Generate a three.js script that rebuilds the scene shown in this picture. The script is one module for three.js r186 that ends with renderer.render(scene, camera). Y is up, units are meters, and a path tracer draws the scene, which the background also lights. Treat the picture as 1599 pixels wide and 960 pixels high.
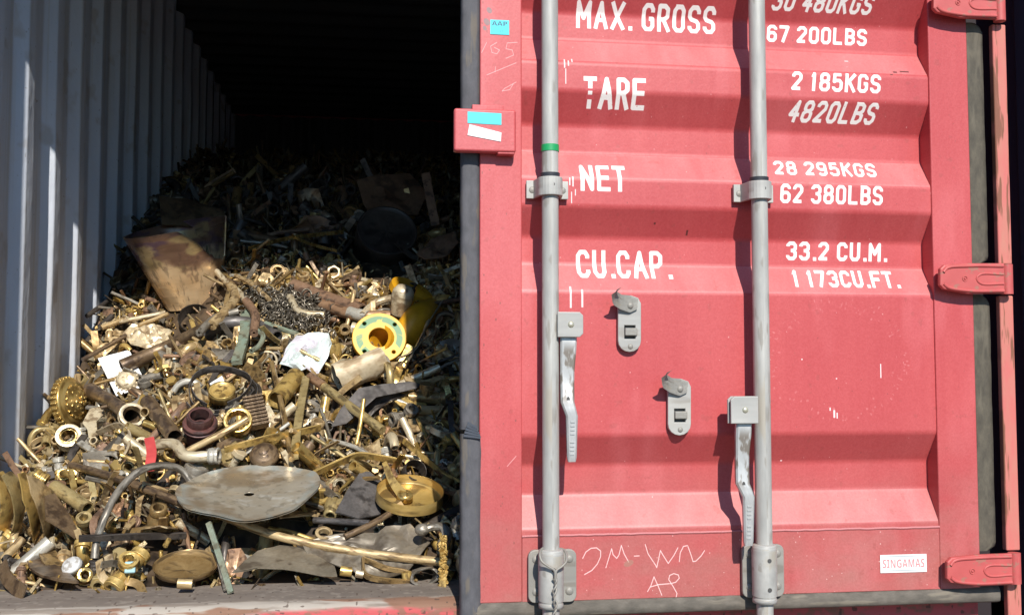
import * as THREE from 'three';
import { Sky } from 'three/addons/objects/Sky.js';
import { RoundedBoxGeometry } from 'three/addons/geometries/RoundedBoxGeometry.js';
import { mergeGeometries, mergeVertices, toCreasedNormals } from 'three/addons/utils/BufferGeometryUtils.js';

// ---------------------------------------------------------------- camera, sky, sun, exposure
const EYE = 0.468;                                   // eye height above the container floor (y = 0)
const scene = new THREE.Scene();
const camera = new THREE.PerspectiveCamera(2 * Math.atan(480 / 1635) * 180 / Math.PI, 1599 / 960, 0.05, 400);
camera.rotation.order = 'YXZ';
camera.position.set(-0.188, EYE, 2.083);
camera.rotation.set(3.33 * Math.PI / 180, -7.94 * Math.PI / 180, 0);
camera.updateMatrixWorld(true);

const SUN = new THREE.Vector3(0.055, 0.73, 1).normalize();
const sky = new Sky();
sky.name = 'sky'; sky.userData.kind = 'structure';
sky.scale.setScalar(300);
const U = sky.material.uniforms;
U.sunPosition.value.copy(SUN); U.turbidity.value = 3; U.rayleigh.value = 1.2; U.mieCoefficient.value = 0.004; U.mieDirectionalG.value = 0.8;
if (U.cloudCoverage) U.cloudCoverage.value = 0;
scene.add(sky);
scene.environmentIntensity = 0.115;
const sun = new THREE.DirectionalLight(new THREE.Color(1, 0.955, 0.88), 4.9);
sun.name = 'sun'; sun.position.copy(SUN).multiplyScalar(20); sun.castShadow = true;
sun.shadow.mapSize.set(4096, 4096);
Object.assign(sun.shadow.camera, { left: -5, right: 5, top: 5, bottom: -5, near: 1, far: 50 });
scene.add(sun); scene.add(sun.target);
const renderer = new THREE.WebGLRenderer({ antialias: true });
renderer.toneMapping = THREE.LinearToneMapping;
renderer.toneMappingExposure = 1.18;
renderer.shadowMap.enabled = true;

// ---------------------------------------------------------------- helpers
const V = (x, y, z) => new THREE.Vector3(x, y, z);
const { clamp, lerp, smoothstep } = THREE.MathUtils;
let seedState = 12345;
const reseed = (s) => { seedState = s | 0; };
const rnd = () => { seedState = (seedState + 0x6d2b79f5) | 0; let t = Math.imul(seedState ^ (seedState >>> 15), 1 | seedState); t = (t + Math.imul(t ^ (t >>> 7), 61 | t)) ^ t; return ((t ^ (t >>> 14)) >>> 0) / 4294967296; };
const rr = (a, b) => a + (b - a) * rnd();
const pick = (a) => a[Math.floor(rnd() * a.length)];
const hash2 = (x, y, s) => { let h = Math.imul(x | 0, 374761393) + Math.imul(y | 0, 668265263) + Math.imul(s | 0, 1442695041); h = Math.imul(h ^ (h >>> 13), 1274126177); return ((h ^ (h >>> 16)) >>> 0) / 4294967296; };
function vnoise(x, y, s, per = 0) {                     // value noise 0..1, tileable with period per
  const ix = Math.floor(x), iy = Math.floor(y), fx = x - ix, fy = y - iy, u = fx * fx * (3 - 2 * fx), v = fy * fy * (3 - 2 * fy);
  const w = (k) => per ? ((k % per) + per) % per : k;
  const a = hash2(w(ix), w(iy), s), b = hash2(w(ix + 1), w(iy), s), c = hash2(w(ix), w(iy + 1), s), d = hash2(w(ix + 1), w(iy + 1), s);
  return a + (b - a) * u + (c - a) * v + (a - b - c + d) * u * v;
}
function fbm(x, y, s, oct = 4, per = 0) { let a = 0.5, t = 0, n = 0; for (let i = 0; i < oct; i++) { t += a * vnoise(x, y, s + i * 17, per); n += a; a *= 0.5; x *= 2; y *= 2; if (per) per *= 2; } return t / n; }
function dataTex(w, h, fn, srgb = true) {
  const d = new Uint8Array(w * h * 4);
  for (let y = 0; y < h; y++) for (let x = 0; x < w; x++) { const c = fn(x / w, y / h, x, y), i = (y * w + x) * 4; d[i] = clamp(c[0], 0, 255); d[i + 1] = clamp(c[1], 0, 255); d[i + 2] = clamp(c[2], 0, 255); d[i + 3] = 255; }
  const t = new THREE.DataTexture(d, w, h); t.wrapS = t.wrapT = THREE.RepeatWrapping; t.magFilter = THREE.LinearFilter; t.minFilter = THREE.LinearMipmapLinearFilter; t.generateMipmaps = true;
  if (srgb) t.colorSpace = THREE.SRGBColorSpace; t.needsUpdate = true; return t;
}
const mixc = (a, b, t) => [lerp(a[0], b[0], t), lerp(a[1], b[1], t), lerp(a[2], b[2], t)];
const used = new Map();
function numbered(name) { const n = used.get(name) || 0; used.set(name, n + 1); return n ? name + '_' + String(n).padStart(3, '0') : name; }
function flat(g) { const h = g.index ? g.toNonIndexed() : g; for (const k of Object.keys(h.attributes)) if (!['position', 'normal', 'uv'].includes(k)) h.deleteAttribute(k); if (!h.attributes.uv) h.setAttribute('uv', new THREE.BufferAttribute(new Float32Array(h.attributes.position.count * 2), 2)); return h; }
function merged(gs) { return Array.isArray(gs) ? (gs.length === 1 ? gs[0] : mergeGeometries(gs.map(flat))) : gs; }
function mesh(name, gs, mat, parent) { const m = new THREE.Mesh(merged(gs), mat); m.name = name; m.castShadow = m.receiveShadow = true; if (parent) parent.add(m); return m; }
function tag(o, label, category, group) { o.name = numbered(o.name); o.userData.label = label; o.userData.category = category; if (group) o.userData.group = group; scene.add(o); return o; }
function struct(name, gs, mat) { const m = mesh(numbered(name), gs, mat, scene); m.userData.kind = 'structure'; return m; }
const bx = (x0, x1, y0, y1, z0, z1, r = 0) => (r ? new RoundedBoxGeometry(x1 - x0, y1 - y0, z1 - z0, 2, r) : new THREE.BoxGeometry(x1 - x0, y1 - y0, z1 - z0)).translate((x0 + x1) / 2, (y0 + y1) / 2, (z0 + z1) / 2);
const YUP = V(0, 1, 0);
function between(g, a, b) { const d = b.clone().sub(a); g.applyQuaternion(new THREE.Quaternion().setFromUnitVectors(YUP, d.clone().normalize())); return g.translate((a.x + b.x) / 2, (a.y + b.y) / 2, (a.z + b.z) / 2); }
const cylAB = (a, b, r, seg = 14, r2 = r) => between(new THREE.CylinderGeometry(r2, r, a.distanceTo(b), seg), a, b);
// planar uv (x,y window) for painted sheets
function planarUV(g, x0, x1, y0, y1) { const p = g.attributes.position, uv = new Float32Array(p.count * 2); for (let i = 0; i < p.count; i++) { uv[2 * i] = (p.getX(i) - x0) / (x1 - x0); uv[2 * i + 1] = (p.getY(i) - y0) / (y1 - y0); } g.setAttribute('uv', new THREE.BufferAttribute(uv, 2)); return g; }
// sight line through a point of the photograph (its own 1599 x 960 raster)
function sight(px, py) { return V((px - 799.5) / 1635, (480 - py) / 1635, -1).applyQuaternion(camera.quaternion); }
function atZ(px, py, z) { const r = sight(px, py), t = (z - camera.position.z) / r.z; return camera.position.clone().addScaledVector(r, t); }
// ---------------------------------------------------------------- setting: ground, neighbour, container
const groundTex = dataTex(512, 512, (u, v) => { const n = fbm(u * 8, v * 8, 3, 5, 8), k = fbm(u * 64, v * 64, 9, 2, 64); const c = 104 + (n - 0.5) * 50 + (k - 0.5) * 40; return [c, c * 0.97, c * 0.9]; });
groundTex.repeat.set(60, 60);
struct('ground', new THREE.PlaneGeometry(300, 300).rotateX(-Math.PI / 2).translate(0, -0.17, 0), new THREE.MeshStandardMaterial({ map: groundTex, roughness: 0.95 }));

const container = new THREE.Group(); container.name = 'shipping_container';
// corrugated side wall profile: [x, z] points running from the door inwards
function wallProfile(inner, outer, zEnd) {
  const pts = []; let z = -0.12; pts.push([inner, z]);
  const flatA = 0.062, sl = 0.05, pitch = 0.28; let k = -1.12;            // inner flats begin at -1.12 - 0.28 n
  k += 0.28 * 4 + 0.006;
  for (; k > -zEnd - 0.1; k -= pitch) {
    const q = [[outer, k + sl], [inner, k], [inner, k - flatA], [outer, k - flatA - sl]];
    for (const p of q) if (p[1] < -0.13 && p[1] > -zEnd) pts.push(p);
  }
  pts.push([inner, -zEnd]); return pts;
}
function rounded(pts, r = 0.006) {                                         // round the corners of a polyline
  const out = [pts[0]];
  for (let i = 1; i < pts.length - 1; i++) {
    const [ax, ay] = pts[i - 1], [bxx, by] = pts[i], [cx, cy] = pts[i + 1];
    const la = Math.hypot(ax - bxx, ay - by), lc = Math.hypot(cx - bxx, cy - by), ra = Math.min(r, la * 0.4) / la, rc = Math.min(r, lc * 0.4) / lc;
    const p = [bxx + (ax - bxx) * ra, by + (ay - by) * ra], q = [bxx + (cx - bxx) * rc, by + (cy - by) * rc];
    for (let k = 0; k <= 4; k++) { const t = k / 4, u = 1 - t; out.push([u * u * p[0] + 2 * u * t * bxx + t * t * q[0], u * u * p[1] + 2 * u * t * by + t * t * q[1]]); }
  }
  out.push(pts[pts.length - 1]); return out;
}
// a sheet that follows a profile (list of [a, b]) and runs straight from s0 to s1; place(a, b, s) gives the point
function profileSheet(pts, s0, s1, segs, place, bend) {
  const P = [], UVs = [], I = []; let L = 0;
  for (let i = 0; i < pts.length; i++) {
    if (i) L += Math.hypot(pts[i][0] - pts[i - 1][0], pts[i][1] - pts[i - 1][1]);
    for (let j = 0; j <= segs; j++) { const s = s0 + (s1 - s0) * j / segs, p = place(pts[i][0] + (bend ? bend(pts[i][1], s) : 0), pts[i][1], s); P.push(...p); UVs.push(L, s); }
  }
  const n = segs + 1;
  for (let i = 0; i < pts.length - 1; i++) for (let j = 0; j < segs; j++) { const a = i * n + j; I.push(a, a + 1, a + n, a + 1, a + n + 1, a + n); }
  const g = new THREE.BufferGeometry(); g.setAttribute('position', new THREE.Float32BufferAttribute(P, 3)); g.setAttribute('uv', new THREE.Float32BufferAttribute(UVs, 2)); g.setIndex(I); g.computeVertexNormals(); return g;
}
const wallTex = dataTex(512, 1024, (u, v) => {                            // one metre by two: dusty blue grey paint with rubbed and dirty marks
  const n = fbm(u * 6, v * 6, 21, 5, 6), st = fbm(u * 48, v * 3, 5, 3, 48), sp = vnoise(u * 120, v * 200, 8, 0);
  let c = mixc([230, 236, 246], [214, 220, 232], n);
  const rust = smoothstep(fbm(u * 10, v * 24, 33, 4, 0), 0.66, 0.8); c = mixc(c, [160, 144, 128], rust * 0.3);
  const dust = smoothstep(st, 0.55, 0.8); c = mixc(c, [196, 192, 184], dust * 0.35);
  const low = smoothstep(1 - v, 0.5, 0.95) * fbm(u * 20, v * 20, 51, 3); c = mixc(c, [176, 164, 148], low * 0.4);
  if (sp > 0.965) c = mixc(c, [140, 134, 128], 0.4);
  return c;
});
wallTex.repeat.set(1, 0.42);
const wallBump = dataTex(256, 256, (u, v) => { const n = fbm(u * 5, v * 5, 71, 5, 5) * 255; return [n, n, n]; }, false);
wallBump.repeat.set(2.2, 1.6);
const wallMat = new THREE.MeshStandardMaterial({ map: wallTex, bumpMap: wallBump, bumpScale: 0.005, roughness: 0.62 });
const roofMat = new THREE.MeshStandardMaterial({ color: new THREE.Color().setRGB(0.085, 0.083, 0.085), roughness: 0.8 });  // dark colour paints deep interior shade onto roof and end wall
const dent = (z, y) => 0.004 * (fbm(z * 2.3 + 40, y * 2.1 + 10, 4, 3) - 0.5) * 2;
const DEEP = 5.9;
const leftProf = rounded(wallProfile(-1.176, -1.207, DEEP));
mesh('left_wall', profileSheet(leftProf, 0.0, 2.37, 24, (x, z, y) => [x, y, z], dent), wallMat, container);
mesh('right_wall', profileSheet(leftProf.filter((p) => p[1] < -0.32), 0.0, 2.37, 24, (x, z, y) => [-x, y, z], dent), wallMat, container);
const backProf = rounded(Array.from({ length: 40 }, (_, i) => [[-DEEP, -1.2 + i * 0.0625], [-DEEP, -1.2 + i * 0.0625 + 0.02]].map((p) => [p[0] - (i % 2) * 0.035, p[1]])).flat().filter((p) => p[1] < 1.2), 0.004);
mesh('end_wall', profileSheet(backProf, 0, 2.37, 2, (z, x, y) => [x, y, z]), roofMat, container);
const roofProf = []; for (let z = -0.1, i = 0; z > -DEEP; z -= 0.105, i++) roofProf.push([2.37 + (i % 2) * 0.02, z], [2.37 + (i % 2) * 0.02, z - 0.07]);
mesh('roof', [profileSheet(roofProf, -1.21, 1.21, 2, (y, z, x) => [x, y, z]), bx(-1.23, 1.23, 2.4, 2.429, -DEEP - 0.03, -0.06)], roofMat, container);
const outerRed = new THREE.MeshStandardMaterial({ color: new THREE.Color().setRGB(0.4, 0.07, 0.075), roughness: 0.55 });
mesh('outer_shell', [bx(-1.25, -1.232, -0.1, 2.43, -DEEP - 0.03, -0.06), bx(1.232, 1.25, -0.1, 2.43, -DEEP - 0.03, -0.3), bx(-1.232, 1.232, -0.1, 2.4, -DEEP - 0.06, -DEEP - 0.045)], outerRed, container);
const floorTex = dataTex(512, 512, (u, v) => { const n = fbm(u * 4, v * 40, 13, 5, 0), k = fbm(u * 30, v * 30, 7, 3); return mixc([112, 92, 72], [70, 56, 44], clamp(n * 0.7 + k * 0.4, 0, 1)); });
mesh('floor', bx(-1.21, 1.21, -0.13, 0, -DEEP, -0.2), new THREE.MeshStandardMaterial({ map: floorTex, roughness: 0.9 }), container);
mesh('door_header', [bx(-1.235, 1.235, 2.13, 2.44, -0.2, -0.055), bx(-1.235, 1.235, 2.3, 2.46, -0.055, -0.01)], outerRed, container);
mesh('corner_post', [bx(-1.235, -1.13, -0.13, 2.3, -0.19, -0.055, 0.006), bx(-1.235, -1.175, -0.13, 2.3, -0.055, -0.0, 0.004)], outerRed, container);

// sill: dusty threshold plate, worn rounded nose, rusty red front
const sillTex = (() => {
  const W = 2048, H = 256;
  return dataTex(W, H, (u, v) => {
    // v runs along the profile: 0 at the back of the plate, 1 at the foot of the front face
    const n = fbm(u * 40, v * 6, 3, 5), m = fbm(u * 160, v * 40, 14, 3), st = fbm(u * 14, v * 3, 44, 4);
    let c = mixc([134, 122, 110], [104, 94, 86], n);
    c = mixc(c, [158, 148, 136], smoothstep(m, 0.58, 0.8) * 0.5);
    const str = fbm(u * 30, v * 26 + 5, 64, 5), nose = smoothstep(v, 0.44, 0.5) * (1 - smoothstep(v, 0.64, 0.72 + st * 0.1));
    c = mixc(c, mixc(mixc([172, 162, 150], [138, 126, 114], smoothstep(str, 0.42, 0.6)), [128, 86, 64], smoothstep(fbm(u * 22, v * 10, 47, 4), 0.52, 0.64) * 0.85), nose * 0.85);
    const red = smoothstep(v, 0.63 - 0.06 * u + (st - 0.5) * 0.14, 0.71 - 0.06 * u + (st - 0.5) * 0.24);
    c = mixc(c, mixc([186, 84, 84], [140, 92, 78], smoothstep(m * 0.5 + n * 0.5, 0.5, 0.64)), red);
    if (vnoise(u * 300, v * 30, 91) > 0.9) c = mixc(c, [70, 56, 48], 0.6);
    return c;
  });
})();
const sillProf = [[0.004, -0.26], [0.004, -0.22], [0.004, -0.16], [0.004, -0.095], [0.002, -0.078], [-0.004, -0.064], [-0.013, -0.058], [-0.03, -0.055], [-0.1, -0.055], [-0.17, -0.055]];
const sillMat = new THREE.MeshStandardMaterial({ map: sillTex, roughness: 0.85, bumpMap: wallBump, bumpScale: 0.004 });
{
  const P = [], UVs = [], I = [], NX = 160, vv = [0, 0.16, 0.32, 0.46, 0.52, 0.57, 0.63, 0.7, 0.88, 1];
  sillProf.forEach(([y, z], i) => { for (let j = 0; j <= NX; j++) { const x = -1.13 + 2.26 * j / NX, k = i > 2 && i < 8 ? 1 : 0; P.push(x, y + k * 0.004 * (fbm(x * 14, i * 2, 8, 3) - 0.5) - (i === 3 ? 0.001 : 0), z + k * 0.006 * (fbm(x * 9, i + 7, 18, 3) - 0.5)); UVs.push(j / NX, vv[i]); } });
  for (let i = 0; i < sillProf.length - 1; i++) for (let j = 0; j < NX; j++) { const a = i * (NX + 1) + j, n = NX + 1; I.push(a, a + n, a + 1, a + 1, a + n, a + n + 1); }
  const g = new THREE.BufferGeometry(); g.setAttribute('position', new THREE.Float32BufferAttribute(P, 3)); g.setAttribute('uv', new THREE.Float32BufferAttribute(UVs, 2)); g.setIndex(I); g.computeVertexNormals();
  mesh('sill', g, sillMat, container);
}
// right corner post with the hinge edge
const postTex = dataTex(64, 1024, (u, v) => { const n = fbm(u * 3, v * 60, 5, 4), r = smoothstep(fbm(u * 4 + 9, v * 30, 15, 4), 0.56, 0.68); return mixc(mixc([196, 98, 94], [184, 122, 104], n), [126, 78, 58], r); });
const postMat = new THREE.MeshStandardMaterial({ map: postTex, roughness: 0.7 });
const HY = [15, 437, 885].map((py) => atZ(1560, py, 0.0).y);              // hinge heights
HY.unshift(HY[0] + (HY[0] - HY[1]) * 1.0);
{
  const x0 = atZ(1556, 300, 0.0).x, x1 = atZ(1577, 300, 0.0).x, gs = [];
  let lo = -0.15;
  for (const y of [...HY].sort((a, b) => a - b)) { gs.push(bx(x0, x1, lo, y - 0.034, -0.012, 0.004, 0.003)); lo = y + 0.034; }
  gs.push(bx(x0, x1, lo, 2.3, -0.012, 0.004, 0.004));
  const g = mergeGeometries(gs.map(flat)); planarUV(g, x0, x1, -0.15, 2.3);
  mesh('hinge_post', g, postMat, container);
  mesh('corner_post', [bx(1.13, 1.235, -0.13, 2.3, -0.3, -0.17, 0.004)], new THREE.MeshStandardMaterial({ color: new THREE.Color().setRGB(0.02, 0.012, 0.014), roughness: 0.8 }), container);  // near-black colour stands in for the shade behind the hinge gap
}
// ---------------------------------------------------------------- the closed right-hand door
const door = new THREE.Group(); door.name = 'right_door'; container.add(door);
const PX0 = atZ(815, 400, 0).x, PX1 = atZ(1458, 400, 0).x, DX0 = atZ(749, 400, 0).x, DX1 = atZ(1522, 500, 0).x;
const PY0 = atZ(830, 837, 0).y, PY1 = 2.18, RY0 = atZ(900, 938, 0).y;
const yOf = (py) => atZ(832, py, -0.02).y;
// --- paint
const RED = [187, 80, 80], RED2 = [176, 66, 68], GRIME = [150, 118, 104];
function paintCanvas(w, h, x0, x1, y0, y1, draw, ledges = []) {
  const c = document.createElement('canvas'); c.width = w; c.height = h; const g = c.getContext('2d');
  const im = g.createImageData(w, h), d = im.data;
  for (let j = 0; j < h; j++) for (let i = 0; i < w; i++) {
    const X = x0 + (x1 - x0) * (i + 0.5) / w, Y = y1 - (y1 - y0) * (j + 0.5) / h;
    const n = fbm(X * 5, Y * 5, 7, 4), s = fbm(X * 70, Y * 2.5, 27, 3), f = vnoise(X * 420, Y * 420, 5);
    let col = mixc(RED, RED2, clamp(n * 1.3 - 0.15 + (s - 0.5) * 0.5, 0, 1));
    const fade = smoothstep(fbm(X * 9 + 5, Y * 3, 61, 4), 0.55, 0.75); col = mixc(col, [206, 112, 114], fade * 0.35);
    const low = (1 - smoothstep(Y, 0.0, 0.42)) * (0.25 + 0.9 * fbm(X * 16, Y * 26, 77, 4)); col = mixc(col, GRIME, clamp(low, 0, 1) * 0.5);
    for (const [lo, hi] of ledges) if (Y > lo && Y < hi) col = mixc(col, [206, 150, 146], 0.34 + 0.3 * (fbm(X * 30, Y * 12, 15, 3) - 0.3));   // upward slopes painted paler: sunlit brightness put into the colour, plus dust
    const ch = smoothstep(fbm(X * 60, Y * 60, 93, 3), 0.76, 0.84); col = mixc(col, [140, 66, 60], ch * 0.22);
    const k = (f - 0.5) * 9, o = (j * w + i) * 4; d[o] = clamp(col[0] + k, 0, 255); d[o + 1] = clamp(col[1] + k, 0, 255); d[o + 2] = clamp(col[2] + k, 0, 255); d[o + 3] = 255;
  }
  g.putImageData(im, 0, 0);
  const T = { g, sx: w / (x1 - x0), sy: h / (y1 - y0), at: (px, py, z = 0) => { const p = atZ(px, py, z); return [(p.x - x0) / (x1 - x0) * w, (y1 - p.y) / (y1 - y0) * h]; } };
  draw && draw(T);
  const t = new THREE.CanvasTexture(c); t.colorSpace = THREE.SRGBColorSpace; t.magFilter = THREE.LinearFilter; return t;
}
// --- stencil lettering, drawn as strokes in a unit box (0..1 wide, 0 top .. 1 bottom)
const GLYPH = {
  M: [[[0, 1], [0, 0], [0.5, 0.62], [1, 0], [1, 1]]], A: [[[0, 1], [0.5, 0], [1, 1]], [[0.18, 0.68], [0.82, 0.68]]], X: [[[0, 0], [1, 1]], [[1, 0], [0, 1]]],
  T: [[[0, 0], [1, 0]], [[0.5, 0], [0.5, 1]]], R: [[[0, 1], [0, 0], [0.6, 0], [0.95, 0.12], [0.95, 0.4], [0.6, 0.52], [0, 0.52]], [[0.5, 0.52], [1, 1]]], E: [[[1, 0], [0, 0], [0, 1], [1, 1]], [[0, 0.5], [0.85, 0.5]]],
  N: [[[0, 1], [0, 0], [1, 1], [1, 0]]], P: [[[0, 1], [0, 0], [0.65, 0], [1, 0.13], [1, 0.42], [0.65, 0.55], [0, 0.55]]], L: [[[0, 0], [0, 1], [0.9, 1]]], K: [[[0, 0], [0, 1]], [[1, 0], [0.05, 0.56]], [[0.35, 0.42], [1, 1]]],
  B: [[[0, 0], [0, 1], [0.65, 1], [1, 0.87], [1, 0.62], [0.65, 0.49], [0, 0.49]], [[0.65, 0.49], [0.95, 0.37], [0.95, 0.12], [0.6, 0], [0, 0]]],
  F: [[[1, 0], [0, 0], [0, 1]], [[0, 0.5], [0.8, 0.5]]], U: [[[0, 0], [0, 0.82], [0.25, 1], [0.75, 1], [1, 0.82], [1, 0]]], I: [[[0.5, 0], [0.5, 1]]],
  C: [[[1, 0.26], [1, 0.15], [0.75, 0], [0.25, 0], [0, 0.15], [0, 0.85], [0.25, 1], [0.75, 1], [1, 0.85], [1, 0.74]]], G: [[[1, 0.26], [1, 0.15], [0.75, 0], [0.25, 0], [0, 0.15], [0, 0.85], [0.25, 1], [0.75, 1], [1, 0.85], [1, 0.52], [0.6, 0.52]]],
  O: [[[0.25, 0], [0.75, 0], [1, 0.15], [1, 0.85], [0.75, 1], [0.25, 1], [0, 0.85], [0, 0.15], [0.25, 0], [0.5, 0]]],
  S: [[[1, 0.24], [1, 0.14], [0.75, 0], [0.25, 0], [0, 0.14], [0, 0.34], [0.2, 0.46], [0.8, 0.54], [1, 0.66], [1, 0.86], [0.75, 1], [0.25, 1], [0, 0.86], [0, 0.76]]],
  1: [[[0.3, 0.14], [0.55, 0], [0.55, 1]]], 2: [[[0, 0.24], [0, 0.14], [0.25, 0], [0.75, 0], [1, 0.14], [1, 0.34], [0, 0.98], [1, 0.98]]],
  3: [[[0, 0.2], [0, 0.14], [0.25, 0], [0.75, 0], [1, 0.14], [1, 0.36], [0.7, 0.48], [0.4, 0.48]], [[0.7, 0.48], [1, 0.6], [1, 0.86], [0.75, 1], [0.25, 1], [0, 0.86], [0, 0.78]]],
  4: [[[0.72, 1], [0.72, 0], [0, 0.68], [1, 0.68]]], 5: [[[0.95, 0], [0.08, 0], [0.03, 0.45], [0.3, 0.38], [0.75, 0.38], [1, 0.52], [1, 0.86], [0.75, 1], [0.25, 1], [0, 0.86], [0, 0.78]]],
  6: [[[1, 0.22], [1, 0.14], [0.75, 0], [0.25, 0], [0, 0.14], [0, 0.86], [0.25, 1], [0.75, 1], [1, 0.86], [1, 0.58], [0.75, 0.45], [0.25, 0.45], [0, 0.58]]],
  7: [[[0, 0], [1, 0], [0.4, 1]]], 9: [[[0.05, 0.88], [0.25, 1], [0.75, 1], [1, 0.86], [1, 0.14], [0.75, 0], [0.25, 0], [0, 0.14], [0, 0.42], [0.25, 0.55], [0.75, 0.55], [1, 0.42]]], 8: [[[0.3, 0.47], [0.04, 0.36], [0.04, 0.13], [0.28, 0], [0.72, 0], [0.96, 0.13], [0.96, 0.36], [0.7, 0.47], [0.3, 0.47], [0, 0.6], [0, 0.87], [0.25, 1], [0.75, 1], [1, 0.87], [1, 0.6], [0.7, 0.47]]],
  0: [[[0.25, 0], [0.75, 0], [1, 0.15], [1, 0.85], [0.75, 1], [0.25, 1], [0, 0.85], [0, 0.15], [0.25, 0], [0.5, 0]]],
};
// chars: string; a space is a gap; x0..x1 and y0..y1 are where the line stands in the photograph
function letterLine(T, text, x0, x1, y0, y1, { weight = 0.145, skew = 0, z = -0.02, widths = {}, col = '#ece6df' } = {}) {
  const a = T.at(x0, y0, z), b = T.at(x1, y1, z), g = T.g, H = b[1] - a[1], Wd = b[0] - a[0];
  const wOf = (ch) => ch === ' ' ? 0.02 : ch === '.' ? 0.04 : ch === '1' || ch === 'I' ? 0.17 : ch === 'M' ? 0.42 : ch === 'A' || ch === 'X' ? 0.38 : ch === 'T' ? 0.33 : 0.34;
  const gap = 0.25, lwk = weight; let tot = -gap + lwk; for (const ch of text) tot += wOf(ch) + gap;
  const k = (Wd - Math.abs(skew) * H) / tot; let x = a[0] + lwk * k / 2; const st = 0.19 * H;
  g.save(); g.strokeStyle = col; g.fillStyle = col; g.lineWidth = Math.min(st, k * lwk); g.lineCap = 'square'; g.lineJoin = 'round';
  const lw = g.lineWidth, top = a[1] + lw / 2, hh = H - lw;
  for (const ch of text) {
    const w = wOf(ch) * k;
    g.lineCap = /[CGS235690]/.test(ch) ? 'butt' : 'square';
    const mp = ([u, v]) => [x + u * w + skew * (1 - v) * H, top + v * hh];
    if (ch === '.') { const [qx, qy] = mp([0, 1]); g.fillRect(qx - lw * 0.15, qy - lw * 0.5, lw * 1.05, lw * 1.05); }
    else if (ch !== ' ') for (const s of GLYPH[ch] || []) { g.beginPath(); s.forEach((q, i) => { const [X, Y] = mp(q); const e = (i === 0 || i === s.length - 1) && (q[1] === 0 || q[1] === 1) ? 0 : 0; const vert = s.length > 1 && Math.abs((i ? s[i - 1] : s[1])[0] - q[0]) < 0.5 && Math.abs((i ? s[i - 1] : s[1])[1] - q[1]) > 0.3; i ? g.lineTo(X, Y + (vert ? e : 0)) : g.moveTo(X, Y + (vert ? e : 0)); }); g.stroke(); }
    x += w + gap * k;
  }
  g.restore();
}
function chalk(T, lines, width, col, z = 0) {
  const g = T.g; g.save(); g.strokeStyle = col; g.lineWidth = width; g.lineCap = 'round'; g.lineJoin = 'round';
  for (const l of lines) { g.beginPath(); l.forEach((p, i) => { const [x, y] = T.at(p[0], p[1], z); i ? g.lineTo(x, y) : g.moveTo(x, y); }); g.stroke(); }
  g.restore();
}
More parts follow.
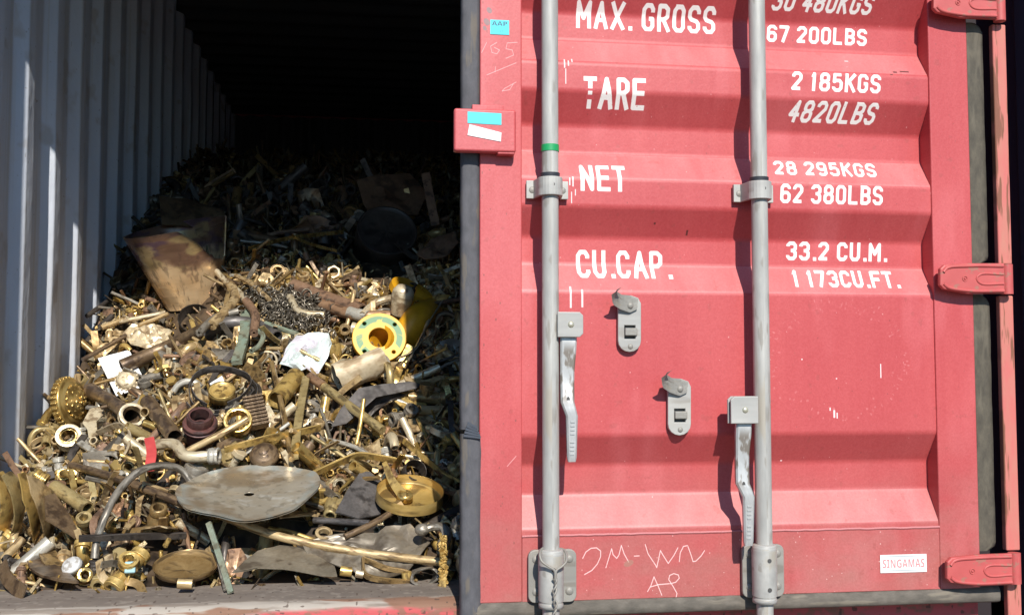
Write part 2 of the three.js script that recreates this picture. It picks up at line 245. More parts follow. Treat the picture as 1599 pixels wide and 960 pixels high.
const panelTex = paintCanvas(1536, 2048, PX0, PX1, PY0, PY1 - 0.8, (T) => {
  const g = T.g;
  letterLine(T, 'MAX. GROSS', 903, 1123, -3, 48, { z: -0.02 });
  letterLine(T, 'TARE', 909, 1006, 122, 172, { weight: 0.16 });
  letterLine(T, 'NET', 906, 978, 255, 300, { z: -0.008 });
  letterLine(T, 'CU.CAP.', 903, 1052, 388, 435);
  letterLine(T, '30 480KGS', 1203, 1362, -10, 24, { skew: 0.16, z: -0.03 });
  letterLine(T, '67 200LBS', 1201, 1360, 35, 69, { skew: 0.06, z: -0.03 });
  letterLine(T, '2 185KGS', 1231, 1372, 114, 149, { skew: 0.08 });
  letterLine(T, '4820LBS', 1228, 1368, 160, 195, { skew: 0.16, z: -0.03 });
  letterLine(T, '28 295KGS', 1210, 1373, 248, 277, { skew: 0.1 });
  letterLine(T, '62 380LBS', 1217, 1379, 287, 321, { skew: 0.05, z: -0.008 });
  letterLine(T, '33.2 CU.M.', 1230, 1390, 376, 408, { skew: 0.04, z: -0.035 });
  letterLine(T, '1 173CU.FT.', 1238, 1408, 420, 450, { skew: 0.08 });
  for (let i = 0; i < 2600; i++) { const X = hash2(i, 21, 5) * 1536, Y = hash2(i, 22, 5) ** 0.8 * 1300, a = hash2(i, 23, 5); g.fillStyle = a > 0.4 ? 'rgba(186,84,80,0.55)' : 'rgba(196,150,140,0.5)'; g.fillRect(X, Y, 0.8 + 2.6 * hash2(i, 24, 5) ** 3, 0.8 + 3.5 * hash2(i, 25, 5) ** 3); }   // pin-holes and wear in the lettering
  // paint lost from the letter T, and white paint runs
  g.fillStyle = 'rgb(192,80,84)';
  { const [x, y] = T.at(918, 141, -0.02); g.fillRect(x - 14, y, 30, 8); const p = T.at(918, 152, -0.03); g.fillRect(p[0] - 14, p[1], 30, 14); const q = T.at(936, 124, -0.02); g.fillRect(q[0] - 4, q[1] - 6, 16, 20); }
  g.fillStyle = 'rgba(246,236,232,0.85)';
  for (const [x, y, w, h] of [[880, 93, 2, 14], [886, 95, 2, 9], [882, 108, 1.5, 24], [892, 92, 1.5, 6], [888, 278, 2, 12], [893, 276, 2, 16], [891, 300, 1.5, 18], [897, 296, 1.5, 10], [889, 447, 3, 34], [907, 452, 3, 28], [1373, 568, 2, 22], [1300, 640, 3, 12], [1305, 644, 2, 9], [1294, 636, 2, 5], [1325, 91, 6, 1.5], [1228, 720, 3, 2], [1060, 611, 14, 1], [1304, 590, 2, 2], [1250, 560, 2, 2]]) { const a = T.at(x, y, -0.01), b = T.at(x + w, y + h, -0.01); g.fillRect(a[0], a[1], b[0] - a[0], b[1] - a[1]); }
  g.fillStyle = 'rgba(70,34,30,0.75)';
  for (const [x, y, w, h] of [[1392, 113, 6, 3], [1403, 112, 14, 3], [1386, 118, 4, 2], [1075, 358, 3, 8], [1022, 347, 3, 3]]) { const a = T.at(x, y, -0.02), b = T.at(x + w, y + h, -0.02); g.fillRect(a[0], a[1], b[0] - a[0], b[1] - a[1]); }
  // rubbed, dusty ring on the flat field
  for (let i = 0; i < 130; i++) { const a = hash2(i, 1, 3) * 6.28, r = 100 + hash2(i, 2, 3) * 30, [x, y] = T.at(1310 + Math.cos(a) * r * 0.9, 560 + Math.sin(a) * r * 0.75, 0); g.fillStyle = 'rgba(236,190,184,' + (0.05 + 0.2 * hash2(i, 3, 3)) + ')'; g.beginPath(); g.ellipse(x, y, 1.5 + 5 * hash2(i, 4, 3), 1.2 + 3 * hash2(i, 5, 3), a, 0, 7); g.fill(); }
  for (let i = 0; i < 240; i++) { const X = hash2(i, 11, 5) * 1536, Y = hash2(i, 12, 5) * 2048; g.fillStyle = hash2(i, 13, 5) > 0.5 ? 'rgba(238,214,208,0.5)' : 'rgba(96,44,40,0.45)'; g.fillRect(X, Y, 1 + 3 * hash2(i, 14, 5), 1 + 4 * hash2(i, 15, 5)); }
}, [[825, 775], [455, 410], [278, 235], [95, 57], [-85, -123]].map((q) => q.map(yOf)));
const paintBump = dataTex(256, 256, (u, v) => { const n = (fbm(u * 6, v * 6, 101, 4, 6) * 0.8 + vnoise(u * 90, v * 90, 3, 90) * 0.2) * 255; return [n, n, n]; }, false);
const paint = (map, rep = [2, 2]) => { const b = paintBump.clone(); b.repeat.set(...rep); b.needsUpdate = true; return new THREE.MeshPhysicalMaterial({ map, roughness: 0.5, bumpMap: b, bumpScale: 0.0006 }); };
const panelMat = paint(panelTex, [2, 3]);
// --- corrugated panel
{
  const OUT = -0.004, IN = -0.044, prof = [[OUT, PY0], [OUT, yOf(825)]];
  const cyc = (o) => [[IN, yOf(o + 775)], [IN, yOf(o + 728)], [OUT, yOf(o + 680)]];
  prof.push(...cyc(0)); prof.push([OUT, yOf(455)], [IN, yOf(410)], [IN, yOf(367)], [OUT, yOf(322)]);
  let y = yOf(322); const s = yOf(142) - yOf(322), h = s / 180;
  for (; y < PY1 - 0.3; y += s) prof.push([OUT, y + 44 * h], [IN, y + 88 * h], [IN, y + 132 * h], [OUT, y + s]);
  prof.push([OUT, PY1]);
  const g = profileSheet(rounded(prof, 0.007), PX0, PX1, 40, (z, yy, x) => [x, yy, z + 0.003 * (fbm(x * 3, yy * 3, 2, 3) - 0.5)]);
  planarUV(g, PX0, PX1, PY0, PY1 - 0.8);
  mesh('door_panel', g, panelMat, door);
}
// --- frame of the door: stiles and rails
const stileTexL = paintCanvas(160, 2048, DX0, PX0, RY0, 1.5, (T) => {
  chalk(T, [[[752, 82], [760, 66]], [[776, 66], [766, 72], [768, 82], [776, 84], [780, 78], [772, 74]], [[808, 66], [792, 67], [790, 76], [800, 78], [802, 86], [790, 91]], [[760, 117], [806, 98]], [[773, 112], [774, 104]], [[806, 128], [788, 138], [784, 142], [796, 140], [802, 130]], [[806, 712], [792, 728]]], 2, 'rgba(240,200,196,0.6)');
  T.g.fillStyle = 'rgba(120,110,108,0.75)'; for (const [x, y, r] of [[764, 16, 8], [760, 34, 9], [757, 44, 6]]) { const p = T.at(x, y); T.g.beginPath(); T.g.ellipse(p[0], p[1], r * 1.4, r, 0.5, 0, 7); T.g.fill(); }
  T.g.fillStyle = 'rgba(112,66,58,0.6)'; for (let i = 0; i < 60; i++) { const p = T.at(752 + hash2(i, 1, 9) ** 3 * 60, hash2(i, 2, 9) * 960); T.g.fillRect(p[0], p[1], 1 + 4 * hash2(i, 3, 9), 1 + 6 * hash2(i, 4, 9)); }
});
const stileTexR = paintCanvas(160, 2048, PX1, DX1, RY0, 1.5, (T) => { T.g.fillStyle = 'rgba(112,66,58,0.5)'; for (let i = 0; i < 40; i++) { const p = T.at(1455 + hash2(i, 1, 19) * 70, hash2(i, 2, 19) * 960); T.g.fillRect(p[0], p[1], 1 + 3 * hash2(i, 3, 19), 1 + 4 * hash2(i, 4, 19)); } });
const railTex = paintCanvas(2048, 256, PX0, PX1, RY0, PY0, (T) => {
  const g = T.g; const S = (x, y) => [890 + x / 6.952, 830 + y / 6.952];
  const L = [[[140, 290], [175, 220], [230, 180], [290, 175], [335, 210], [335, 270], [300, 350], [240, 420], [160, 465]], [[392, 392], [455, 185], [470, 250], [510, 290], [535, 250], [560, 150], [590, 240], [640, 330]], [[700, 265], [755, 262]], [[820, 140], [850, 240], [930, 360], [945, 390], [985, 205], [1010, 250], [1070, 345], [1130, 260], [1175, 175]], [[1190, 325], [1200, 230], [1235, 160], [1280, 150], [1310, 230], [1340, 325], [1370, 320], [1430, 260], [1465, 205]], [[845, 650], [880, 590], [915, 490], [960, 590], [1000, 690]], [[880, 600], [960, 575], [1080, 565]], [[1150, 740], [1165, 670], [1120, 590], [1075, 520], [1085, 475], [1130, 455], [1180, 470], [1190, 505], [1150, 550], [1090, 565]]];
  chalk(T, L.map((l) => l.map((p) => S(...p))), 3.6, 'rgba(246,214,210,0.8)');
  for (let i = 0; i < 200; i++) { const X = hash2(i, 1, 4) * 2048, Y = hash2(i, 2, 4) * 256; g.fillStyle = hash2(i, 3, 4) > 0.6 ? 'rgba(240,222,214,0.6)' : 'rgba(120,92,80,0.4)'; g.fillRect(X, Y, 1 + 4 * hash2(i, 4, 4), 1 + 4 * hash2(i, 5, 4)); }
  g.fillStyle = 'rgba(150,120,100,0.55)'; const [sx, sy] = S(640, 345); { const p = T.at(sx, sy); g.beginPath(); g.ellipse(p[0], p[1], 24, 12, -0.3, 0, 7); g.fill(); }
});
const stile = (x0, x1, tex, name) => { const g = bx(x0, x1, RY0, 2.2, -0.05, 0, 0.003); planarUV(g, x0, x1, RY0, 1.5); mesh(name, g, paint(tex, [0.4, 4]), door); };
stile(DX0, PX0, stileTexL, 'stile'); stile(PX1, DX1, stileTexR, 'stile');
{ const g = bx(PX0, PX1, RY0, PY0, -0.05, -0.0005, 0.002); planarUV(g, PX0, PX1, RY0, PY0); mesh('bottom_rail', g, paint(railTex, [3, 0.5]), door);
  const w = []; for (let i = 0; i < 60; i++) { const a = lerp(PX0, PX1, i / 60), b = lerp(PX0, PX1, (i + 1) / 60); w.push(cylAB(V(a, PY0 + 0.0012 * (hash2(i, 0, 1) - 0.5), -0.001), V(b, PY0 + 0.0012 * (hash2(i + 1, 0, 1) - 0.5), -0.001), 0.0028, 6)); }
  mesh('weld_seam', w, paint(null), door).material.color.setRGB(0.5, 0.17, 0.17); }
mesh('top_rail', bx(PX0, PX1, 2.1, 2.2, -0.05, 0, 0.003), outerRed, door);
mesh('door_back', bx(DX0 + 0.004, DX1 - 0.004, RY0 + 0.004, 2.19, -0.056, -0.05), outerRed, door);
// --- rubber seals: strips with uneven edges, one mesh per side
const rubberTex = (c0, c1, c2, s) => dataTex(128, 1024, (u, v) => { const n = fbm(u * 4, v * 50, s, 5), k = fbm(u * 30, v * 300, s + 4, 2), r = smoothstep(fbm(u * 3 + 4, v * 16, s + 9, 4), 0.58, 0.75); return mixc(mixc(c0, c1, clamp(n * 1.4 - 0.2 + (k - 0.5) * 0.4, 0, 1)), c2, r * 0.6); });
const rubberL = new THREE.MeshStandardMaterial({ map: rubberTex([90, 88, 91], [72, 71, 74], [112, 100, 84], 3), roughness: 0.75 });
const rubberR = new THREE.MeshStandardMaterial({ map: rubberTex([96, 88, 74], [70, 64, 54], [104, 96, 82], 31), roughness: 0.8 });
const rubberB = new THREE.MeshStandardMaterial({ map: rubberTex([112, 104, 94], [84, 78, 70], [134, 124, 108], 51), roughness: 0.85 });
// strip in the xy plane: centre line from a to b, halves e0(t), e1(t) to either side, raised in the middle
function strip(a, b, e0, e1, n, z0, bulge) {
  const P = [], UVs = [], I = [], d = b.clone().sub(a), L = d.length(); d.normalize(); const q = V(-d.y, d.x, 0), rows = [[0, -0.02], [0, 0], [0.12, bulge], [0.4, bulge * 1.15], [0.75, bulge], [1, bulge * 0.3], [1, -0.02]];
  for (let i = 0; i <= n; i++) { const t = i / n, c = a.clone().addScaledVector(d, L * t), w0 = e0(t * L), w1 = e1(t * L); rows.forEach(([u, z]) => { const p = c.clone().addScaledVector(q, lerp(w0, w1, u)); P.push(p.x, p.y, z0 + z + 0.0008 * (fbm(p.x * 60, p.y * 60, 2, 2) - 0.5)); UVs.push(u, t * L); }); }
  const m = rows.length; for (let i = 0; i < n; i++) for (let j = 0; j < m - 1; j++) { const k = i * m + j; I.push(k, k + m, k + 1, k + 1, k + m, k + m + 1); }
  const g = new THREE.BufferGeometry(); g.setAttribute('position', new THREE.Float32BufferAttribute(P, 3)); g.setAttribute('uv', new THREE.Float32BufferAttribute(UVs, 2)); g.setIndex(I); g.computeVertexNormals(); return g;
}
{
  const gx = atZ(720, 480, 0).x, yJ = atZ(735, 674, 0).y, yB = atZ(735, 962, 0).y, W = DX0 - gx;
  const rag = (s, amp) => (t) => amp * (fbm(t * 22, s, s, 4) - 0.5);
  const r1 = rag(3, 0.006), r2 = rag(8, 0.004);
  mesh('door_seal', [strip(V(gx, yJ + 0.004, 0), V(gx, 2.2, 0), (t) => r1(t) * 0.4, (t) => -W - 0.002 + r2(t) * 0.2, 120, -0.01, 0.007), strip(V(gx, yB, 0), V(gx, yJ - 0.004, 0), (t) => r1(t + 5) * 0.5, (t) => -W - 0.006 + r2(t) * 1.3, 60, -0.004, 0.007)], rubberL, door);
  // the torn joint between the two lengths
  const jf = []; for (let i = 0; i < 5; i++) { const b = new THREE.BoxGeometry(0.034 - i * 0.003, 0.005, 0.006); b.rotateZ(-0.12 - i * 0.09).translate(gx + 0.022, yJ - 0.009 + i * 0.0055, 0.006 + i * 0.0012); jf.push(b); }
  mesh('seal_joint', jf, new THREE.MeshStandardMaterial({ color: new THREE.Color().setRGB(0.06, 0.065, 0.08), roughness: 0.35 }), door);
  // right side, in lengths between the hinges
  const rx = atZ(1546, 430, 0).x, WR = rx - DX1, cuts = [...HY].sort((a, b) => a - b);
  const segs = []; let lo = RY0 + 0.01;
  for (const y of cuts) { if (y - 0.03 > lo) segs.push([lo, y - 0.032]); lo = y + 0.034; }
  segs.push([lo, 2.2]);
  mesh('door_seal', segs.map(([a, b], i) => strip(V(DX1, a, 0), V(DX1, b, 0), (t) => 0.004 - rag(i + 20, 0.005)(t), (t) => { const e = Math.min(1, t / 0.012, (b - a - t) / 0.02); return -(WR + rag(i + 30, 0.002)(t)) * (0.55 + 0.45 * Math.sqrt(clamp(e, 0, 1))); }, 60, -0.004, 0.004)), rubberR, door);
  // bottom
  const y0 = atZ(1100, 956, 0).y, y1 = RY0 + 0.003, br = rag(41, 0.008);
  mesh('door_seal', strip(V(rx + 0.004, y0, 0), V(gx + 0.02, y0, 0), () => 0, (t) => -(y1 - y0) - br(t), 110, -0.006, 0.008), rubberB, door);
}
// --- galvanised furniture
const galvTex = dataTex(256, 1024, (u, v) => { const n = fbm(u * 4, v * 26, 9, 5, 0), k = fbm(u * 20, v * 100, 19, 3), r = smoothstep(fbm(u * 3 + 7, v * 14, 39, 4), 0.6, 0.78), d = smoothstep(fbm(u * 9, v * 50, 59, 3), 0.68, 0.8); let c = mixc([182, 179, 172], [152, 150, 145], clamp(n * 1.3 - 0.15 + (k - 0.5) * 0.5, 0, 1)); c = mixc(c, [160, 146, 124], r * 0.45); return mixc(c, [130, 122, 112], d * 0.5); });
const galv = new THREE.MeshStandardMaterial({ map: galvTex, roughness: 0.6, metalness: 0.12, bumpMap: paintBump, bumpScale: 0.0004 });
const galvDark = new THREE.MeshStandardMaterial({ map: galvTex, color: new THREE.Color().setRGB(0.72, 0.7, 0.67), roughness: 0.6, metalness: 0.2 });
const steelDark = new THREE.MeshStandardMaterial({ color: new THREE.Color().setRGB(0.09, 0.085, 0.08), roughness: 0.55, metalness: 0.4 });
const blackRubber = new THREE.MeshStandardMaterial({ color: new THREE.Color().setRGB(0.025, 0.028, 0.035), roughness: 0.6 });
const RZ = 0.042, RR = 0.0168;
const rodX = [atZ(859.5, 480, RZ).x, atZ(1188.5, 480, RZ).x];
function roundBolt(x, y, z, r) { const g = new THREE.LatheGeometry([[0, 0.55], [0.45, 0.5], [0.8, 0.32], [1, 0.05], [1, 0]].map(([a, b]) => new THREE.Vector2(a * r, b * r)), 10).rotateX(Math.PI / 2); return g.translate(x, y, z); }
function plateShape(pts, depth, z, bevel = 0.0015) { const s = new THREE.Shape(pts.map((p) => new THREE.Vector2(...p))); return new THREE.ExtrudeGeometry(s, { depth: depth - 2 * bevel, bevelEnabled: true, bevelSize: bevel, bevelThickness: bevel, bevelSegments: 2, curveSegments: 6 }).translate(0, 0, z + bevel); }
function rrect(x0, x1, y0, y1, r, n = 4) { const o = []; for (const [cx, cy, a] of [[x1 - r, y1 - r, 0], [x0 + r, y1 - r, 1], [x0 + r, y0 + r, 2], [x1 - r, y0 + r, 3]]) for (let i = 0; i <= n; i++) { const t = (a + i / n) * Math.PI / 2; o.push([cx + r * Math.cos(t), cy + r * Math.sin(t)]); } return o; }
const rods = rodX.map((x, i) => {
  const r = mesh('lock_rod', new THREE.CylinderGeometry(RR, RR, 2.5, 28, 40).translate(x, 1.08, RZ), galv, door); return r;
});
mesh('tape_band', new THREE.CylinderGeometry(RR + 0.0012, RR + 0.0012, 0.0135, 28, 1, true).translate(rodX[0], atZ(858, 229, RZ + RR).y, RZ), new THREE.MeshStandardMaterial({ color: new THREE.Color().setRGB(0.01, 0.3, 0.09), roughness: 0.5, side: THREE.DoubleSide }), door);
// rod brackets
[[atZ(855, 295, 0.02).y, 0], [atZ(1180, 301, 0.02).y, 1], [atZ(855, 295, 0.02).y + 0.9, 0], [atZ(1180, 301, 0.02).y + 0.9, 1]].forEach(([y, i]) => {
  const x = rodX[i], hw = 0.0415, hh = 0.0185, arc = [];
  for (let k = 0; k <= 12; k++) { const a = Math.PI * k / 12; arc.push([x + Math.cos(a) * (RR + 0.007), Math.sin(a) * (RR + 0.007)]); }
  // saddle: swept band over the rod
  const outer = [[x + hw, -0.033], ...[], [x + RR + 0.011, -0.033], ...arc.map(([ax, az]) => [ax, az]), [x - RR - 0.011, -0.033], [x - hw, -0.033]];
  const inner = [...outer].reverse().map(([ax, az]) => { const dx = ax - x, r = Math.hypot(dx, az); return Math.abs(dx) > RR + 0.0105 ? [ax, az - 0.006] : [x + dx * (RR + 0.002) / (RR + 0.007), az * (RR + 0.002) / (RR + 0.007)]; });
  const g = plateShape([...outer, ...inner], hh * 2, -hh, 0.0012).rotateX(Math.PI / 2).translate(0, 0, 0);
  g.translate(0, y, RZ);
  const b = mesh('rod_bracket', g, galv, door);
  for (const s of [-1, 1]) mesh('bolt', roundBolt(x + s * 0.031, y - 0.001, RZ - 0.034, 0.0085), galvDark, door);
  mesh('grease_hole', new THREE.CylinderGeometry(0.0035, 0.0035, 0.002, 10).rotateX(Math.PI / 2).translate(x + 0.002, y + 0.002, RZ + RR + 0.0068), steelDark, door);
  mesh('rod_bushing', new THREE.CylinderGeometry(RR + 0.003, RR + 0.0022, 0.009, 24).translate(x, y + hh + 0.0045, RZ), blackRubber, door);
});
// lower bearings
[[862, 860, 938, 826, 899], [1197, 852, 930, 1160, 1224]].forEach(([cx, yt, yb, xl, xr], i) => {
  const x = rodX[i], z = 0.012, a = atZ(xl, yt, z), b = atZ(xr, yb, z);
  mesh('bearing_plate', plateShape(rrect(a.x, b.x, b.y, a.y, 0.012), 0.01, 0.004), galvDark, door);
  const h0 = atZ(cx, yb + 14, RZ + 0.02).y, h1 = atZ(cx, yt, RZ + 0.02).y;
  const prof = [[RR + 0.001, h0], [RR + 0.0075, h0], [RR + 0.0078, h0 + 0.007], [RR + 0.006, h0 + 0.009], [RR + 0.006, h0 + 0.012], [RR + 0.008, h0 + 0.014], [RR + 0.0085, h1 - 0.012], [RR + 0.0075, h1 - 0.01], [RR + 0.0075, h1 - 0.002], [RR + 0.004, h1], [RR, h1 + 0.0005]].map((p) => new THREE.Vector2(...p));
  mesh('bearing_sleeve', new THREE.LatheGeometry(prof, 28).translate(x, 0, RZ), galv, door);
  for (const s of [0, 1]) for (const t of [0, 1]) mesh('bolt', roundBolt(s ? b.x - 0.013 : a.x + 0.014, t ? a.y - 0.017 : b.y + 0.02, 0.013, 0.009), galvDark, door);
  for (const t of i ? [0.62, -0.62] : [0.45]) mesh('grease_hole', new THREE.CylinderGeometry(0.0042, 0.0042, 0.003, 10).rotateX(Math.PI / 2).translate(x + 0.001, (h0 + h1) / 2 + t * (h1 - h0) / 2 * 0.8, RZ + RR + 0.008), steelDark, door);
});
// wire tied around the left bearing
{
  const x = rodX[0], yt = atZ(862, 862, 0.07).y, P = (px, py, z) => atZ(px, py, z);
  const loop = [P(868, 857, 0.03), P(848, 856, 0.045), P(843, 866, 0.066), P(846, 876, 0.074), P(856, 884, 0.076), P(866, 891, 0.077), P(867, 906, 0.076)];
  const loop2 = [P(868, 856, 0.03), P(880, 858, 0.04), P(885, 868, 0.06), P(884, 877, 0.07), P(878, 884, 0.075), P(869, 891, 0.077), P(868, 905, 0.077)];
  const t1 = [], t2 = []; for (let k = 0; k <= 26; k++) { const a = k * 0.9, y = lerp(903, 975, k / 26), c = P(867.5 + 1.2 * Math.sin(k * 0.5), y, 0.076); t1.push(c.clone().add(V(Math.cos(a) * 0.0022, 0, Math.sin(a) * 0.0022))); t2.push(c.clone().add(V(-Math.cos(a) * 0.0022 - 0.002, 0, -Math.sin(a) * 0.0022))); }
  const tube = (p, r) => new THREE.TubeGeometry(new THREE.CatmullRomCurve3(p), 60, r, 7);
  mesh('tie_wire', [tube(loop, 0.0026), tube(loop2, 0.0024), tube(t1, 0.0021), tube(t2, 0.0021)], galvDark, door);
}
// handles: cranked flat bars hung from hubs on the rods
const handleTex = dataTex(128, 512, (u, v) => { const n = fbm(u * 4, v * 16, 9, 4), w = smoothstep(v, 0.42, 0.55) * (1 - smoothstep(v, 0.86, 0.95)), d = smoothstep(fbm(u * 3, v * 9, 5, 4), 0.45, 0.6) * w; return mixc(mixc([194, 192, 188], [164, 163, 160], n), [112, 100, 88], d * 0.8); });
const handleMat = new THREE.MeshStandardMaterial({ map: handleTex, roughness: 0.42, metalness: 0.35 });
function handle(hub, bar, bend, zOff, rodSide) {
  const z = 0.066, a = atZ(hub[0], hub[2], z), b = atZ(hub[1], hub[3], z);
  const c = 0.006;
  const hubPts = [[a.x, b.y], [b.x - (rodSide < 0 ? c : 0), b.y], [b.x, b.y + (rodSide < 0 ? c : 0)], [b.x, a.y - (rodSide < 0 ? c : 0)], [b.x - (rodSide < 0 ? c : 0), a.y], [a.x + (rodSide > 0 ? c : 0), a.y], [a.x, a.y - (rodSide > 0 ? c : 0)]];
  const hb = mesh('handle_hub', [plateShape(hubPts, 0.006, 0.06), plateShape(hubPts.map((p) => [p[0] - 0.002, p[1]]), 0.006, 0.047)], galv, door);
  mesh('pivot_pin', roundBolt((a.x + b.x) / 2 + 0.001, (a.y + b.y) / 2, 0.066, 0.0065), new THREE.MeshStandardMaterial({ color: new THREE.Color().setRGB(0.5, 0.47, 0.36), roughness: 0.4, metalness: 0.5 }), door);
  // loft a chamfered rectangle down the bar
  const st = bar.map((p) => { const u = atZ(p[0], p[2], 0.058), v = atZ(p[1], p[2], 0.058); return [u.x, v.x, u.y]; }), top = st[0][2], bot = st[st.length - 1][2], cx = (st[st.length - 1][0] + st[st.length - 1][1]) / 2;
  const dense = []; for (let i = 0; i < st.length - 1; i++) for (let k = 0; k < 5; k++) dense.push([0, 1, 2].map((q) => lerp(st[i][q], st[i + 1][q], k / 5))); dense.push(st[st.length - 1]);
  const P = [], UVs = [], I = [], m = 8, c2 = 0.0032, T = 0.014;
  dense.forEach(([l, r, y], i) => { const t = clamp((top - y) / (top - bot), 0, 1), z0 = 0.042 + zOff * smoothstep(t, 0.3, 0.62), q = i === 0 || i === dense.length - 1 ? 0.0015 : 0; [[l + q, z0 + c2], [l + c2, z0], [r - c2, z0], [r - q, z0 + c2], [r - q, z0 + T - c2], [r - c2, z0 + T - q], [l + c2, z0 + T - q], [l + q, z0 + T - c2]].forEach(([x, z]) => { P.push(x, y, z); UVs.push((x - l) / (r - l), 1 - t); }); });
  for (let i = 0; i < dense.length - 1; i++) for (let j = 0; j < m; j++) { const a0 = i * m + j, b0 = i * m + (j + 1) % m; I.push(a0, a0 + m, b0, b0, a0 + m, b0 + m); }
  for (const e of [0, dense.length - 1]) for (let j = 1; j < m - 1; j++) I.push(e * m, e * m + j, e * m + j + 1);
  const raw = new THREE.BufferGeometry(); raw.setAttribute('position', new THREE.Float32BufferAttribute(P, 3)); raw.setAttribute('uv', new THREE.Float32BufferAttribute(UVs, 2)); raw.setIndex(I);
  const g = toCreasedNormals(raw, 0.5), gs = [g];
  for (let k = 0; k < 9; k++) if (k !== 4) gs.push(planarUV(new THREE.BoxGeometry(0.0085, 0.0028, 0.002).translate(cx + 0.0006 * (k - 4) * 0.3, lerp(bot, top, 0.06 + 0.032 * k), 0.042 + zOff + 0.0145), 0, 1, 0, 5));
  mesh('handle', gs.map(flat), handleMat, door);
  const mid = lerp(top, bot, 0.55), mx = (st[3][0] + st[3][1]) / 2;
  mesh('handle_hole', new THREE.CylinderGeometry(0.0042, 0.0042, 0.002, 10).scale(0.8, 1, 1.5).rotateX(Math.PI / 2).translate(mx + 0.0005, mid + 0.01, 0.0565 + zOff * 0.55), steelDark, door);
}
handle([872, 910, 488, 525], [[876, 902, 524], [876, 901, 545], [876, 898, 580], [876, 897, 628], [884, 902, 650], [885, 901, 685], [886, 900, 721]], 0, 0.008, -1);
handle([1143, 1184, 620, 660], [[1152, 1176, 658], [1151, 1175, 680], [1151, 1172, 710], [1150, 1171, 755], [1160, 1178, 776], [1161, 1177, 815], [1162, 1176, 852]], 0, 0.008, 1);
// handle keepers
function keeper(ox, oy) {
  const A = (x, y, z) => atZ(x + ox, y + oy, z), zz = 0.008, P = [];
  const out = [[966, 470], [985, 462], [996, 466], [1000, 474], [1000, 532]];
  for (const p of out) { const q = A(p[0], p[1], zz); P.push([q.x, q.y]); }
  const c = A(983, 532, zz), r = Math.abs(A(1000, 532, zz).x - c.x);
  for (let k = 1; k <= 8; k++) { const a = -Math.PI * k / 8; P.push([c.x + r * Math.cos(a), c.y + r * 0.95 * Math.sin(a)]); }
  const s = new THREE.Shape(P.map((p) => new THREE.Vector2(...p))), h0 = A(974, 530, zz), h1 = A(993, 507, zz);
  const hole = new THREE.Path(); hole.moveTo(h0.x, h0.y); hole.lineTo(h1.x, h0.y); hole.lineTo(h1.x, h1.y); hole.lineTo(h0.x, h1.y); hole.closePath(); s.holes.push(hole);
  const g = new THREE.ExtrudeGeometry(s, { depth: 0.008, bevelEnabled: true, bevelSize: 0.0012, bevelThickness: 0.0012, bevelSegments: 2 }).translate(0, 0, 0.0012);
  mesh('handle_keeper', g, galv, door);
  mesh('keeper_recess', bx(h0.x - 0.002, h1.x + 0.002, h0.y - 0.002, h1.y + 0.002, -0.0035, 0.0006), steelDark, door);
  const k0 = A(976, 524, 0.012), k1 = A(995, 512, 0.012); mesh('keeper_stop', bx(k0.x, k1.x, k0.y, k1.y, 0.0, 0.016, 0.002), galvDark, door);
  const b1 = A(985, 541, 0.012); mesh('bolt', roundBolt(b1.x, b1.y, 0.0102, 0.0058), galvDark, door);
  const b2 = A(984, 477, 0.016); mesh('bolt', roundBolt(b2.x, b2.y, 0.018, 0.0068), galvDark, door);
  // swinging latch: a plate that curls outward at its upper left
  const NU = 16, NV = 6, pos = [], uv = [], idx = [];
  for (let side = 0; side < 2; side++) for (let i = 0; i <= NU; i++) for (let j = 0; j <= NV; j++) {
    const u = i / NU, v = j / NV, C = [[0, 997, 466, 995, 483, 0.013, 0.013], [0.35, 984, 461, 984, 488, 0.014, 0.014], [0.62, 971, 460, 969, 483, 0.02, 0.019], [0.84, 961, 453, 957, 475, 0.038, 0.032], [1, 973, 447, 955, 460, 0.058, 0.05]];
    let n0 = 0; while (n0 < 3 && u > C[n0 + 1][0]) n0++; const f = (u - C[n0][0]) / (C[n0 + 1][0] - C[n0][0]), K = C[n0].map((q, k) => lerp(q, C[n0 + 1][k], f));
    const bxp = lerp(K[1], K[3], v), byp = lerp(K[2], K[4], v), lift = lerp(K[5], K[6], v) + side * 0.003;
    const q = A(bxp, byp, lift); pos.push(q.x, q.y, q.z); uv.push(u, v * 0.2);
  }
  const n = NV + 1, off = (NU + 1) * n;
  for (let side = 0; side < 2; side++) for (let i = 0; i < NU; i++) for (let j = 0; j < NV; j++) { const a = side * off + i * n + j; idx.push(a, a + n, a + 1, a + 1, a + n, a + n + 1); }
  const rim = (a, b) => idx.push(a, b, a + off, b, b + off, a + off);
  for (let i = 0; i < NU; i++) { rim(i * n, (i + 1) * n); rim(i * n + NV, (i + 1) * n + NV); } for (let j = 0; j < NV; j++) { rim(j, j + 1); rim(NU * n + j, NU * n + j + 1); }
  const gg = new THREE.BufferGeometry(); gg.setAttribute('position', new THREE.Float32BufferAttribute(pos, 3)); gg.setAttribute('uv', new THREE.Float32BufferAttribute(uv, 2)); gg.setIndex(idx); gg.computeVertexNormals();
  mesh('keeper_latch', toCreasedNormals(gg, 0.7), galvDark, door);
}
keeper(0, 0); keeper(78, 130);
